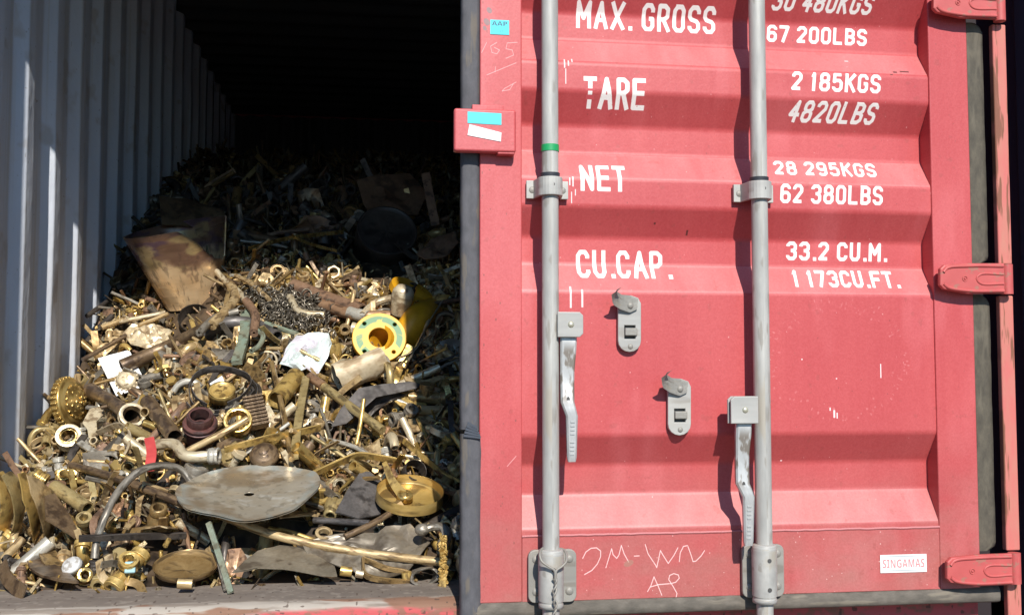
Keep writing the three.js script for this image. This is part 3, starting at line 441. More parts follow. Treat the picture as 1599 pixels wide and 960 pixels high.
// hinges
const hingeTex = dataTex(256, 128, (u, v) => { const n = fbm(u * 6, v * 4, 9, 4), r = smoothstep(fbm(u * 9, v * 6, 29, 4), 0.6, 0.75); return mixc(mixc([192, 90, 86], [174, 76, 74], n), [150, 110, 92], r * 0.7); });
const hingeMat = new THREE.MeshStandardMaterial({ map: hingeTex, roughness: 0.55 });
HY.forEach((y) => {
  const xr = atZ(1563, 437, 0.02).x, xl = atZ(1471, 437, 0.03).x, xb = atZ(1571, 437, 0.012).x, w = xr - xl;
  const o = [[xl + 0.006, y - 0.021], [xl + w * 0.42, y - 0.030], [xr, y - 0.029], [xr, y + 0.03], [xl + w * 0.45, y + 0.029], [xl + 0.008, y + 0.025], [xl, y + 0.018], [xl - 0.001, y - 0.014]];
  const g = plateShape(o, 0.012, 0.02, 0.003);
  const rib = (pts, r) => new THREE.TubeGeometry(new THREE.CatmullRomCurve3(pts.map((p) => V(p[0], p[1], 0.0315))), 24, r, 8).scale(1, 1, 1);
  const gs = [g, rib([[xl + 0.004, y - 0.012], [xl + 0.012, y - 0.019], [xl + w * 0.42, y - 0.0265], [xr, y - 0.0262]], 0.0038), rib([[xl + 0.004, y + 0.012], [xl + 0.012, y + 0.021], [xl + w * 0.45, y + 0.026], [xr, y + 0.0268]], 0.0038), rib([[xr, y - 0.011], [xl + w * 0.62, y - 0.0105], [xl + w * 0.56, y], [xl + w * 0.62, y + 0.0085], [xr, y + 0.009]], 0.0028)];
  gs.push(bx(xl + 0.03, xl + 0.06, y - 0.016, y + 0.016, 0.0005, 0.021));
  gs.forEach((q) => planarUV(q, xl, xr, y - 0.03, y + 0.03));
  const h = mesh('hinge_strap', gs.map(flat), hingeMat, door);
  mesh('hinge_bolt', [new THREE.TorusGeometry(0.0052, 0.0011, 6, 16).translate(xl + w * 0.37, y - 0.001, 0.0325), new THREE.SphereGeometry(0.0026, 8, 6).translate(xl + w * 0.37, y - 0.001, 0.032)], hingeMat, door);
  const br = new THREE.CylinderGeometry(0.0128, 0.0128, 0.064, 18).translate(xb, y, 0.016);
  mesh('hinge_barrel', br, hingeMat, door);
});
// keeper box that laps over the missing left door, with its two tapes
{
  const z = 0.03, a = atZ(709, 168, z), b = atZ(806, 238, z), mat = paint(paintCanvas(256, 192, a.x, b.x, b.y, a.y), [0.3, 0.3]);
  const g = bx(a.x, b.x, b.y, a.y, 0.006, z, 0.005); planarUV(g, a.x, b.x, b.y, a.y);
  const s0 = atZ(777, 234, z), s1 = atZ(806, 241, z), g2 = bx(s0.x, b.x - 0.002, s1.y, b.y + 0.01, 0.004, z - 0.003, 0.003); planarUV(g2, a.x, b.x, b.y, a.y);
  const t0 = atZ(737, 163, z - 0.01), t1 = atZ(786, 168, z - 0.01), g3 = bx(t0.x, t1.x, a.y - 0.004, t0.y, 0.006, z - 0.008, 0.002); planarUV(g3, a.x, b.x, b.y, a.y);
  mesh('lap_plate', [g, g2, g3].map(flat), mat, door);
  const quad = (name, pts, col, zz) => { const P = pts.map(([x, y]) => atZ(x, y, zz)); const s = new THREE.Shape(P.map((p) => new THREE.Vector2(p.x, p.y))); mesh(name, new THREE.ExtrudeGeometry(s, { depth: 0.0008, bevelEnabled: false }).translate(0, 0, zz - 0.0004), new THREE.MeshStandardMaterial({ color: new THREE.Color().setRGB(...col), roughness: 0.5 }), door); };
  quad('tape_strip', [[730, 174], [783, 177], [783, 195], [730, 192]], [0.06, 0.58, 0.62], z + 0.0006);
  quad('tape_strip', [[733, 194], [783, 207], [782, 221], [730, 211]], [0.8, 0.79, 0.78], z + 0.001);
}
// stickers
function sticker(name, x0, y0, x1, y1, w, h, draw, skew = 0) {
  const z = 0.0008, a = atZ(x0, y0, z), b = atZ(x1, y1, z), c = document.createElement('canvas'); c.width = w; c.height = h; draw(c.getContext('2d'), w, h);
  const t = new THREE.CanvasTexture(c); t.colorSpace = THREE.SRGBColorSpace;
  const g = bx(a.x, b.x, b.y, a.y, 0.0004, 0.0012); planarUV(g, a.x, b.x, b.y, a.y);
  mesh(name, g, new THREE.MeshStandardMaterial({ map: t, roughness: 0.5 }), door);
}
sticker('sticker', 765.5, 30.5, 795, 54.5, 240, 200, (g, w, h) => { g.fillStyle = 'rgb(56,206,212)'; g.fillRect(0, 0, w, h); g.fillStyle = 'rgb(24,70,96)'; g.font = 'bold 84px sans-serif'; g.textAlign = 'center'; g.save(); g.translate(w / 2, 80); g.scale(1.25, 1); g.fillText('AAP', 0, 0); g.restore(); g.font = 'bold 44px monospace'; g.fillStyle = 'rgba(24,90,110,0.75)'; g.fillText('-57', w / 2 + 6, 175); });
sticker('sticker', 1375, 866.5, 1448, 892.5, 730, 260, (g, w, h) => { g.fillStyle = 'rgb(232,229,224)'; g.fillRect(0, 0, w, h); g.fillStyle = 'rgb(120,138,142)'; g.fillRect(20, 22, w - 40, 9); g.fillRect(20, h - 34, w - 40, 9); g.fillStyle = 'rgb(216,138,138)'; g.textAlign = 'center'; g.font = 'bold 168px sans-serif'; g.save(); g.translate(w / 2, 190); g.scale((w - 60) / g.measureText('SINGAMAS').width, 1); g.fillText('SINGAMAS', 0, 0); g.restore(); });
// ---------------------------------------------------------------- scrap: metals
function metalTex(c0, c1, c2, s) {
  return dataTex(128, 128, (u, v) => { const n = fbm(u * 5, v * 5, s, 4, 5), k = smoothstep(fbm(u * 9, v * 9, s + 7, 4, 9), 0.5, 0.72), f = vnoise(u * 64, v * 64, s, 64); return mixc(mixc(c0, c1, clamp(n * 1.6 - 0.3, 0, 1)), c2, k * 0.75).map((q) => q + (f - 0.5) * 16); });
}
const metalRough = dataTex(128, 128, (u, v) => { const n = fbm(u * 7, v * 7, 303, 4, 7); const g = 110 + n * 150; return [g, g, g]; }, false);
const metalBump = dataTex(128, 128, (u, v) => { const n = (fbm(u * 8, v * 8, 403, 4, 8)) * 255; return [n, n, n]; }, false);
const metal = (c0, c1, c2, s, metalness = 0.42, rough = 0.58, extra = {}) => new THREE.MeshStandardMaterial({ map: metalTex(c0, c1, c2, s), metalness, roughness: rough, roughnessMap: metalRough, bumpMap: metalBump, bumpScale: 0.0012, ...extra });
const M = {
  tan: metal([210, 184, 140], [176, 147, 102], [110, 88, 62], 11),
  pale: metal([226, 212, 182], [198, 178, 142], [130, 108, 82], 12),
  yellow: metal([216, 184, 114], [186, 152, 84], [110, 88, 54], 13, 0.48, 0.48),
  gold: metal([222, 194, 128], [200, 166, 96], [136, 106, 58], 14, 0.75, 0.4),
  brown: metal([142, 118, 90], [112, 92, 70], [70, 55, 44], 15),
  rust: metal([152, 120, 94], [124, 96, 76], [82, 64, 52], 16, 0.25, 0.8),
  grey: metal([160, 152, 138], [128, 120, 108], [84, 76, 66], 17),
  zinc: metal([204, 198, 184], [174, 168, 154], [116, 106, 94], 18, 0.45, 0.55),
  copper: metal([184, 148, 116], [150, 114, 86], [96, 72, 56], 19, 0.45, 0.6),
  dark: metal([92, 84, 76], [66, 60, 56], [44, 40, 38], 20, 0.4, 0.6),
  slate: metal([112, 106, 102], [84, 80, 78], [58, 54, 52], 21, 0.35, 0.65),
  verd: metal([138, 154, 136], [142, 140, 118], [98, 90, 72], 22, 0.3, 0.7),
  olive: metal([188, 167, 118], [156, 135, 90], [94, 80, 56], 23, 0.4, 0.55),
  bronze: metal([178, 149, 102], [144, 116, 74], [84, 68, 48], 24, 0.48, 0.48),
};
const TONE = { tan: 'tan brass', pale: 'pale brass', yellow: 'yellow brass', gold: 'shiny golden brass', brown: 'brown metal', rust: 'rusty', grey: 'grey metal', zinc: 'silvery', copper: 'coppery', dark: 'dark metal', slate: 'slate grey', verd: 'greenish', olive: 'olive brass', bronze: 'bronze' };

// ---------------------------------------------------------------- scrap: shape kit
function quick(P, UVs, I) { const g = new THREE.BufferGeometry(); g.setAttribute('position', new THREE.Float32BufferAttribute(P, 3)); g.setAttribute('uv', new THREE.Float32BufferAttribute(UVs, 2)); g.setIndex(I); g.computeVertexNormals(); return g; }
function curveOf(pts) { return pts.length === 2 ? new THREE.LineCurve3(pts[0], pts[1]) : new THREE.CatmullRomCurve3(pts, false, 'centripetal'); }
// hollow (ri > 0) or solid tube along points, radius scaled by rfn(t)
function pipeGeo(pts, r, ri = 0, tub = 0, rad = 10, rfn = null) {
  const c = curveOf(pts); tub = tub || (pts.length === 2 ? 6 : 24);
  const len = c.getLength(), uk = r > 0.08 ? 1 : 5;
  const mk = (q) => { const g = new THREE.TubeGeometry(c, tub, q, rad); if (uk > 1) { const uv = g.attributes.uv; for (let i = 0; i < uv.count; i++) uv.setXY(i, uv.getX(i) * len * uk + r * 700, uv.getY(i) * Math.max(1, Math.round(6.28 * q * uk)) + len * 37); } if (rfn) { const p = g.attributes.position; for (let i = 0; i <= tub; i++) { const o = c.getPointAt(i / tub), k = rfn(i / tub); for (let j = 0; j <= rad; j++) { const n = i * (rad + 1) + j; p.setXYZ(n, o.x + (p.getX(n) - o.x) * k, o.y + (p.getY(n) - o.y) * k, o.z + (p.getZ(n) - o.z) * k); } } g.computeVertexNormals(); } return g; };
  const outer = mk(r), gs = [outer], ends = [0, tub];
  const inner = ri ? mk(ri) : null; if (inner) gs.push(inner);
  for (const e of ends) {
    const P = [], UVs = [], I = [], o = c.getPointAt(e / tub), po = outer.attributes.position;
    for (let j = 0; j <= rad; j++) { const n = e * (rad + 1) + j; P.push(po.getX(n), po.getY(n), po.getZ(n)); if (inner) { const pi = inner.attributes.position; P.push(pi.getX(n), pi.getY(n), pi.getZ(n)); } else P.push(o.x, o.y, o.z); UVs.push(j / rad, 0, j / rad, 0.1); }
    for (let j = 0; j < rad; j++) { const a = j * 2; e ? I.push(a, a + 2, a + 1, a + 1, a + 2, a + 3) : I.push(a, a + 1, a + 2, a + 1, a + 3, a + 2); }
    gs.push(quick(P, UVs, I));
  }
  return mergeGeometries(gs.map(flat));
}
// flat bar of width w and thickness t along points; side: the direction of its width
function barGeo(pts, w, t, side, n = 0, wfn = null) {
  const c = curveOf(pts); n = n || (pts.length === 2 ? 4 : 22); const P = [], UVs = [], I = [], L = c.getLength();
  for (let i = 0; i <= n; i++) {
    const q = i / n, o = c.getPointAt(q), T = c.getTangentAt(q), S = (typeof side === 'function' ? side(q) : side).clone(); S.addScaledVector(T, -S.dot(T)).normalize(); const N = V(0, 0, 0).crossVectors(T, S), k = wfn ? wfn(q) : 1;
    for (const [a, b] of [[-1, -1], [1, -1], [1, 1], [-1, 1]]) { const p = o.clone().addScaledVector(S, a * w * k / 2).addScaledVector(N, b * t / 2); P.push(p.x, p.y, p.z); UVs.push((a + 1) / 2 * (w > 0.2 ? 1 : w * 7) + L * 31, q * L * (w > 0.2 ? 1 : 7) + b * 0.3); }
  }
  for (let i = 0; i < n; i++) for (let j = 0; j < 4; j++) { const a = i * 4 + j, b = i * 4 + (j + 1) % 4; I.push(a, a + 4, b, b, a + 4, b + 4); }
  I.push(0, 1, 2, 0, 2, 3); const e = n * 4; I.push(e, e + 2, e + 1, e, e + 3, e + 2);
  return toCreasedNormals(quick(P, UVs, I), 0.8);
}
const lathe = (pts, seg = 22) => new THREE.LatheGeometry(pts.map((p) => new THREE.Vector2(p[0], p[1])), seg);
// solid sheet spanned by a closed outline (array of V3, roughly flat, star shaped about its centre); push(u,v) lifts it along its normal
function sheetGeo(out, thick, push = null, rings = 7, hole = 0, per = 3) {
  const B = []; for (let i = 0; i < out.length; i++) { const a = out[i], b = out[(i + 1) % out.length]; for (let k = 0; k < per; k++) B.push(a.clone().lerp(b, k / per)); }
  const c = V(0, 0, 0); B.forEach((p) => c.add(p)); c.multiplyScalar(1 / B.length);
  const N = V(0, 0, 0); for (let i = 0; i < B.length; i++) N.add(V(0, 0, 0).crossVectors(B[i].clone().sub(c), B[(i + 1) % B.length].clone().sub(c))); N.normalize();
  const A = B[0].clone().sub(c).normalize(), Bv = V(0, 0, 0).crossVectors(N, A), m = B.length, P = [], UVs = [], I = [], R = Math.max(...B.map((p) => p.distanceTo(c)));
  for (let side = 0; side < 2; side++) for (let k = 0; k <= rings; k++) for (let i = 0; i < m; i++) {
    const t = hole + (1 - hole) * k / rings, p = c.clone().lerp(B[i], t), d = p.clone().sub(c), u = d.dot(A) / R, v = d.dot(Bv) / R; p.addScaledVector(N, (push ? push(u, v, t) : 0) + (side ? -thick : 0)); P.push(p.x, p.y, p.z); UVs.push(u * 0.5 + 0.5, v * 0.5 + 0.5);
  }
  const off = (rings + 1) * m;
  for (let k = 0; k < rings; k++) for (let i = 0; i < m; i++) { const a = k * m + i, b = k * m + (i + 1) % m; if (!k && !hole) { I.push(a, a + m, b + m, off + a, off + b + m, off + a + m); continue; } I.push(a, a + m, b, b, a + m, b + m); I.push(off + a, off + b, off + a + m, off + b, off + b + m, off + a + m); }
  for (const k of hole ? [0, rings] : [rings]) for (let i = 0; i < m; i++) { const a = k * m + i, b = k * m + (i + 1) % m; k ? I.push(a, a + off, b, b, a + off, b + off) : I.push(a, b, a + off, b, b + off, a + off); }
  return toCreasedNormals(quick(P, UVs, I), 0.7);
}
const rag = (n, rx, ry, j = 0.15, s = 0) => Array.from({ length: n }, (_, i) => { const a = i / n * 6.2832, k = 1 + (hash2(i, s, 7) - 0.5) * 2 * j; return V(Math.cos(a) * rx * k, 0, -Math.sin(a) * ry * k); });
const aim = (n, spin = 0) => new THREE.Quaternion().setFromUnitVectors(YUP, n.clone().normalize()).multiply(new THREE.Quaternion().setFromAxisAngle(YUP, spin));
// hexagonal solid with optional hole
function hexGeo(r, h, ri, sides = 6) { const s = new THREE.Shape(Array.from({ length: sides }, (_, i) => new THREE.Vector2(Math.cos(i / sides * 6.2832) * r, Math.sin(i / sides * 6.2832) * r))); if (ri) { const p = new THREE.Path(); p.absarc(0, 0, ri, 0, 6.2832, true); s.holes.push(p); } const b = r * 0.06; return new THREE.ExtrudeGeometry(s, { depth: h - 2 * b, bevelEnabled: true, bevelSize: b, bevelThickness: b, bevelSegments: 1, curveSegments: 7, bevelOffset: -b }).translate(0, 0, -h / 2 + b).rotateX(-Math.PI / 2); }
function ringGeo(ri, ro, h, seg = 24, ridges = 0) {                     // open ring about y, ridged outside when asked
  const pts = [[ri, -h / 2], [ri, h / 2], [ri + (ro - ri) * 0.3, h / 2 + 0.001], [ro * 0.97, h / 2]]; const n = ridges || 1;
  for (let i = 0; i < n; i++) { const y0 = h / 2 - h * i / n, y1 = h / 2 - h * (i + 1) / n; if (ridges) pts.push([ro, lerp(y0, y1, 0.2)], [ro, lerp(y0, y1, 0.5)], [ro * 0.93, lerp(y0, y1, 0.7)], [ro * 0.93, y1]); else pts.push([ro, y0 - 0.002], [ro, y1 + 0.002]); }
  pts.push([ro * 0.97, -h / 2], [ri, -h / 2]); return toCreasedNormals(lathe(pts, seg), 0.6);
}
const moved = (g, p, q) => { if (q) g.applyQuaternion(q); return g.translate(p.x, p.y, p.z); };

// ---------------------------------------------------------------- the lie of the heap
function heapH(x, z) {
  const d = -z; let h = d < 1.9 ? 0.49 * (d - 0.2) : d < 4 ? 0.833 + 0.4 * (d - 1.9) : 1.673 + 0.05 * (d - 4);
  const low = 0.26 * smoothstep(-x, 0.62, 1.14) * (1 - smoothstep(d, 1.6, 2.7)); h -= low;
  h += 0.07 * (fbm(x * 3.2 + 20, d * 3.2, 5, 3) - 0.5) * smoothstep(d, 0.2, 0.8);
  h -= 0.09 * Math.exp(-(((x + 0.42) / 0.2) ** 2) - (((d - 0.36) / 0.1) ** 2));
  h -= 0.17 * Math.exp(-(((x + 0.84) / 0.22) ** 2) - (((d - 1.6) / 0.24) ** 2));
  const toe = smoothstep(d, 0.16, 0.45) * 0.03; return Math.max(h + toe * 0.5, d > 0.2 ? 0.004 : -0.03);
}
// point of the heap that a sight line meets, the heap raised by lift
function S(px, py, lift = 0) {
  const r = sight(px, py).normalize(), o = camera.position; let t = 1.9;
  for (; t < 9; t += 0.008) { const x = o.x + r.x * t, y = o.y + r.y * t, z = o.z + r.z * t; if (z < -0.12 && y < heapH(x, z) + lift) break; if (z < -5.7) break; }
  return V(o.x + r.x * t, o.y + r.y * t, o.z + r.z * t);
}
function heapN(p) { const e = 0.03, a = heapH(p.x - e, p.z), b = heapH(p.x + e, p.z), c = heapH(p.x, p.z - e), d = heapH(p.x, p.z + e); return V(a - b, 2 * e, c - d).normalize(); }
// put a thing's own origin at its middle
function centred(o) {
  const b = new THREE.Box3().setFromObject(o), c = b.getCenter(V(0, 0, 0)); c.y = b.min.y;
  const ms = o.isMesh ? [o, ...o.children] : o.children; const done = new Set();
  o.traverse((m) => { if (m.isMesh && !done.has(m.geometry)) { m.geometry.translate(-c.x, -c.y, -c.z); done.add(m.geometry); } });
  o.position.copy(c); return o;
}
const HEROES = [];
// hero(name, label, category, parts, phrase): parts = [[part name, geometry list, material, label?], ...]; one entry makes a single mesh
function hero(name, label, category, parts, phrase, group) {
  let o;
  if (parts.length === 1) o = mesh(name, parts[0][1], parts[0][2]);
  else { o = new THREE.Group(); o.name = name; for (const [n, g, m, l] of parts) { const k = mesh(n, g, m, o); if (l) k.userData.label = l; } }
  centred(o); tag(o, label, category, group); HEROES.push({ o, phrase }); return o;
}
// ---------------------------------------------------------------- big pieces one can tell apart
const noiseP = (amp, f, s) => (u, v) => amp * 2 * (fbm(u * f + 9, v * f + 9, s, 4) - 0.5);
// outline given in sight lines, at depth d (metres behind the door) with slopes per 100 px across and down
const outl = (pts, d, gx = 0, gy = 0, px0 = null, py0 = null) => { const cx = px0 ?? pts.reduce((a, p) => a + p[0], 0) / pts.length, cy = py0 ?? pts.reduce((a, p) => a + p[1], 0) / pts.length; return pts.map(([x, y]) => atZ(x, y, -(d + gx * (x - cx) / 100 + gy * (y - cy) / 100))); };
const dAt = (px, py, lift = 0) => -S(px, py, lift).z;
const W = (px, py, d) => atZ(px, py, -d);
const perPx = (d) => (2.083 + d) / 1635;

// torn copper drum
{
  const d = 1.9, k = perPx(d), bot = W(304, 474, d + 0.04), top = W(274, 354, d - 0.035), H = top.distanceTo(bot), up = top.clone().sub(bot).normalize(), ex = V(1, 0, 0).addScaledVector(up, -up.x).normalize(), ez = V(0, 0, 0).crossVectors(ex, up), P = [], UVs = [], I = [], NT = 72, NH = 16;
  const hAt = (a) => { const c = Math.cos(a), s = Math.sin(a); let h = 1; if (s > -0.2) { const x = c; if (x > 0.2) h = 1.0 - 0.46 * smoothstep(x, 0.15, 1.0) - 0.04 * hash2(Math.floor(a * 14), 3, 1); } return h; };
  for (let side = 0; side < 2; side++) for (let i = 0; i <= NT; i++) for (let j = 0; j <= NH; j++) {
    const a = i / NT * 6.2832, t = j / NH * hAt(a), r = lerp(42 * k, 77 * k, t) - side * 0.006 + 0.006 * (fbm(Math.cos(a) * 2 + 5, t * 3 + Math.sin(a) * 2, 4, 3) - 0.5), sq = 0.95, p = bot.clone().addScaledVector(up, t * H).addScaledVector(ex, Math.cos(a) * r).addScaledVector(ez, Math.sin(a) * r * sq); P.push(p.x, p.y, p.z); UVs.push(a / 6.2832, t);
  }
  const n = NH + 1, off = (NT + 1) * n; for (let s = 0; s < 2; s++) for (let i = 0; i < NT; i++) for (let j = 0; j < NH; j++) { const q = s * off + i * n + j; s ? I.push(q, q + 1, q + n, q + 1, q + n + 1, q + n) : I.push(q, q + n, q + 1, q + 1, q + n, q + n + 1); }
  for (let i = 0; i < NT; i++) for (const j of [0, NH]) { const q = i * n + j; I.push(q, q + n, q + off, q + n, q + n + off, q + off); }
  const tex = dataTex(512, 256, (u, v) => { const b = fbm(u * 14, v * 6, 3, 5), g = smoothstep(fbm(u * 11 + 4, v * 5, 13, 4), 0.48, 0.62), pz = smoothstep(fbm(u * 9, v * 9, 23, 4), 0.5, 0.62), up2 = smoothstep(v + (b - 0.5) * 0.4, 0.46, 0.66); let c = mixc([236, 206, 164], [212, 172, 124], b); c = mixc(c, mixc(mixc([116, 88, 72], [92, 70, 82], pz), [176, 156, 108], g * 0.8), up2 * 0.92); const sc = smoothstep(fbm(u * 70, v * 8, 43, 3), 0.6, 0.75); return mixc(c, [70, 54, 46], sc * 0.35); });  // patina above; sunlit foot and shaded top also painted into the colour
  hero('copper_drum', 'torn conical copper drum with a patinated and shade-painted rim, leaning against the left wall', 'scrap drum', [['drum', [quick(P, UVs, I)], new THREE.MeshStandardMaterial({ map: tex, metalness: 0.4, roughness: 0.4, roughnessMap: metalRough, bumpMap: metalBump, bumpScale: 0.003 })]], 'the torn copper drum');
}
// big round grey disc
{
  const d = 0.42, c = W(388, 763, d), k = perPx(d), n = V(-0.02, 0.955, 0.27).normalize(), q = aim(n, 0.4), R = 107 * k;
  const prof = []; const N = 26; for (let i = 0; i <= N; i++) { const t = lerp(0.075, 1, i / N); prof.push([R * t, -0.026 * (1 - t * t) + 0.011 * Math.exp(-((t / 0.17) ** 2))]); }
  const top = prof.slice(), low = prof.map(([r, y]) => [r, y - 0.004]).reverse();
  const g = lathe([...top.reverse(), ...low.reverse(), top[top.length - 1]], 72), p = g.attributes.position;
  for (let i = 0; i < p.count; i++) { const x = p.getX(i), z = p.getZ(i), r = Math.hypot(x, z) / R, a = Math.atan2(z, x); const e = 1 + (r > 0.8 ? 0.03 * (fbm(Math.cos(a) * 3 + 9, Math.sin(a) * 3 + 9, 3, 4) - 0.5) * 2 : 0); p.setXYZ(i, x * e, p.getY(i) + 0.010 * (fbm(x * 9 + 4, z * 9 + 4, 8, 3) - 0.5) * 2 + 0.007 * r * r * Math.sin(a * 2 + 1), z * e); }
  { const uv = g.attributes.uv; for (let i = 0; i < p.count; i++) uv.setXY(i, p.getX(i) / R / 2 + 0.5, p.getZ(i) / R / 2 + 0.5); }
  g.computeVertexNormals(); moved(g, c, q);
  const tex = dataTex(512, 512, (u, v) => { const x = u - 0.5, y = v - 0.5, r = Math.hypot(x, y) * 2, n1 = fbm(u * 5, v * 5, 3, 5), sc = smoothstep(fbm((u + v) * 5, (u - v) * 13, 13, 5), 0.56, 0.74), sp = smoothstep(fbm(u * 24, v * 24, 33, 3), 0.62, 0.72), dust = smoothstep(n1, 0.5, 0.64); let c2 = mixc([200, 190, 172], [166, 152, 128], n1); c2 = mixc(c2, [142, 122, 96], smoothstep(fbm(u * 4 + 3, v * 4, 53, 4), 0.5, 0.65) * 0.7); c2 = mixc(c2, [222, 220, 212], sc * 0.4 + dust * 0.15); c2 = mixc(c2, [120, 110, 94], sp * 0.35); c2 = mixc(c2, [178, 186, 182], smoothstep(r, 0.78, 0.95) * smoothstep(fbm(u * 8, v * 8, 73, 3), 0.4, 0.6) * 0.7); return c2; });
  hero('metal_disc', 'large round grey metal disc with a small centre hole, tilted over a dark hollow', 'metal disc', [['disc', [g], new THREE.MeshStandardMaterial({ map: tex, metalness: 0.5, roughness: 0.46, roughnessMap: metalRough, bumpMap: metalBump, bumpScale: 0.002 })]], 'the round grey disc');
}
// long pipes
const P2 = (px, py, lift) => S(px, py, lift + 0.022);
hero('long_pipe', 'long brown pipe running down behind the bent grey hose to the grey disc', 'scrap pipe', [['pipe', [pipeGeo([P2(110, 726, 0.03), P2(200, 753, 0.035), P2(302, 793, 0.04)], 0.0105, 0.008)], M.brown]], 'the long brown pipe');
hero('long_rod', 'long tan brass tube slanting from under the grey disc to the rubber seal', 'scrap tube', [['tube', [pipeGeo([W(325, 797, 0.42), W(430, 836, 0.34), W(560, 862, 0.3), W(704, 879, 0.25)], 0.0098, 0.0076, 30, 14)], M.tan]], 'the long tan tube');
hero('bent_hose', 'bent grey metal hose standing in an arch left of the grey disc', 'scrap hose', [['hose', [pipeGeo([W(147, 872, 0.34), W(150, 846, 0.35), W(166, 800, 0.37), W(190, 760, 0.42), W(222, 733, 0.46), W(260, 727, 0.5), W(284, 735, 0.52), W(297, 752, 0.52)], 0.0088, 0.006, 50, 12)], M.grey], ['ferrule', [ringGeo(0.006, 0.0125, 0.026, 16, 3).translate(...W(147, 884, 0.335).toArray())], M.dark]], 'the arched grey hose');
hero('grey_bar', 'narrow grey bar propped upright from the sill below the grey disc', 'scrap bar', [['bar', [barGeo([W(325, 816, 0.3), W(346, 880, 0.22), W(360, 925, 0.155)], 0.0125, 0.005, V(0.9, 0.1, 0.4))], M.verd], ['second_bar', [barGeo([W(338, 862, 0.28), W(352, 921, 0.17)], 0.009, 0.004, V(0.9, 0.1, 0.5))], M.grey]], 'the upright grey bar');
hero('pipe_length', 'thick brown grey pipe with an open end lying over the white card', 'scrap pipe', [['pipe', [pipeGeo([P2(189, 572, 0.06), P2(265, 540, 0.05), P2(338, 505, 0.045)], 0.0235, 0.0195, 12, 20)], M.brown]], 'the thick open pipe');
hero('bent_tube', 'grey tube bending right behind the thick open pipe', 'scrap tube', [['tube', [pipeGeo([P2(322, 522, 0.03), P2(352, 505, 0.045), P2(392, 506, 0.04), P2(432, 526, 0.03)], 0.021, 0.017, 24, 16)], M.slate]], 'the bent grey tube');
hero('flat_tube', 'flattened greenish grey tube standing upright left of the plastic bag', 'scrap tube', [['tube', [barGeo([P2(383, 487, 0.05), P2(380, 528, 0.055), P2(369, 566, 0.05)], 0.03, 0.014, V(1, 0, 0.2), 12)], M.verd]], 'the flattened upright tube');
hero('brass_rod', 'slim brass rod standing steeply between the ridged block and the bag', 'scrap rod', [['rod', [pipeGeo([P2(424, 566, 0.05), P2(441, 640, 0.05), P2(455, 717, 0.05)], 0.0075, 0, 8, 12)], M.bronze]], 'the steep slim rod');
hero('brass_bar', 'flat yellow brass bar standing nearly upright above the grey disc', 'scrap bar', [['bar', [barGeo([P2(478, 588, 0.06), P2(466, 655, 0.06), P2(459, 716, 0.05)], 0.021, 0.006, V(1, 0, 0.3))], M.olive]], 'the upright brass bar');
hero('tan_rod', 'thick tan rod with a coppery end slanting right beneath the crushed can', 'scrap rod', [['rod', [pipeGeo([P2(487, 590, 0.06), P2(540, 630, 0.06), P2(597, 672, 0.05)], 0.0125, 0.0, 12, 12)], M.olive], ['end_sleeve', [pipeGeo([P2(484, 588, 0.061), P2(505, 603, 0.061)], 0.0132, 0, 4, 12)], M.copper]], 'the thick slanting rod');
hero('short_tube', 'short fat yellow brass tube lying left of the upright brass bar', 'scrap tube', [['tube', [pipeGeo([P2(462, 588, 0.045), P2(432, 625, 0.035)], 0.027, 0.023, 6, 20)], M.yellow]], 'the short fat tube');
hero('grey_tube', 'short grey tube with a pale open end lying right of the disc', 'scrap tube', [['tube', [pipeGeo([W(490, 812, 0.42), W(577, 817, 0.36)], 0.0078, 0.0045, 6, 14)], M.slate]], 'the short grey tube');
hero('brown_rod', 'brown rod with a round nut on its upper end', 'scrap rod', [['rod', [pipeGeo([W(538, 838, 0.33), W(580, 818, 0.36), W(618, 796, 0.4)], 0.0075, 0, 10, 10)], M.brown], ['nut', [moved(hexGeo(0.016, 0.02, 0), W(622, 792, 0.4), aim(V(0.7, 0.4, -0.3)))], M.bronze]], 'the rod with a nut');
hero('brass_strap', 'bright yellow brass strap bent across the heap right of the disc', 'scrap strap', [['strap', [barGeo([W(484, 742, 0.52), W(530, 722, 0.56), W(562, 712, 0.57), W(600, 716, 0.56), W(626, 722, 0.55)], 0.019, 0.005, V(0.1, 0.7, 0.6), 26, (t) => 1 + 0.4 * Math.exp(-(((t - 0.5) / 0.14) ** 2)))], M.yellow]], 'the bright bent strap');
hero('thin_bar', 'long thin brass bar pointing down to the rubber seal at right', 'scrap bar', [['bar', [barGeo([W(630, 688, 0.66), W(688, 735, 0.54), W(720, 752, 0.5)], 0.014, 0.005, V(0.4, 0.8, 0.4), 10, (t) => t > 0.6 ? 0.5 : 1)], M.yellow]], 'the thin bar by the seal');
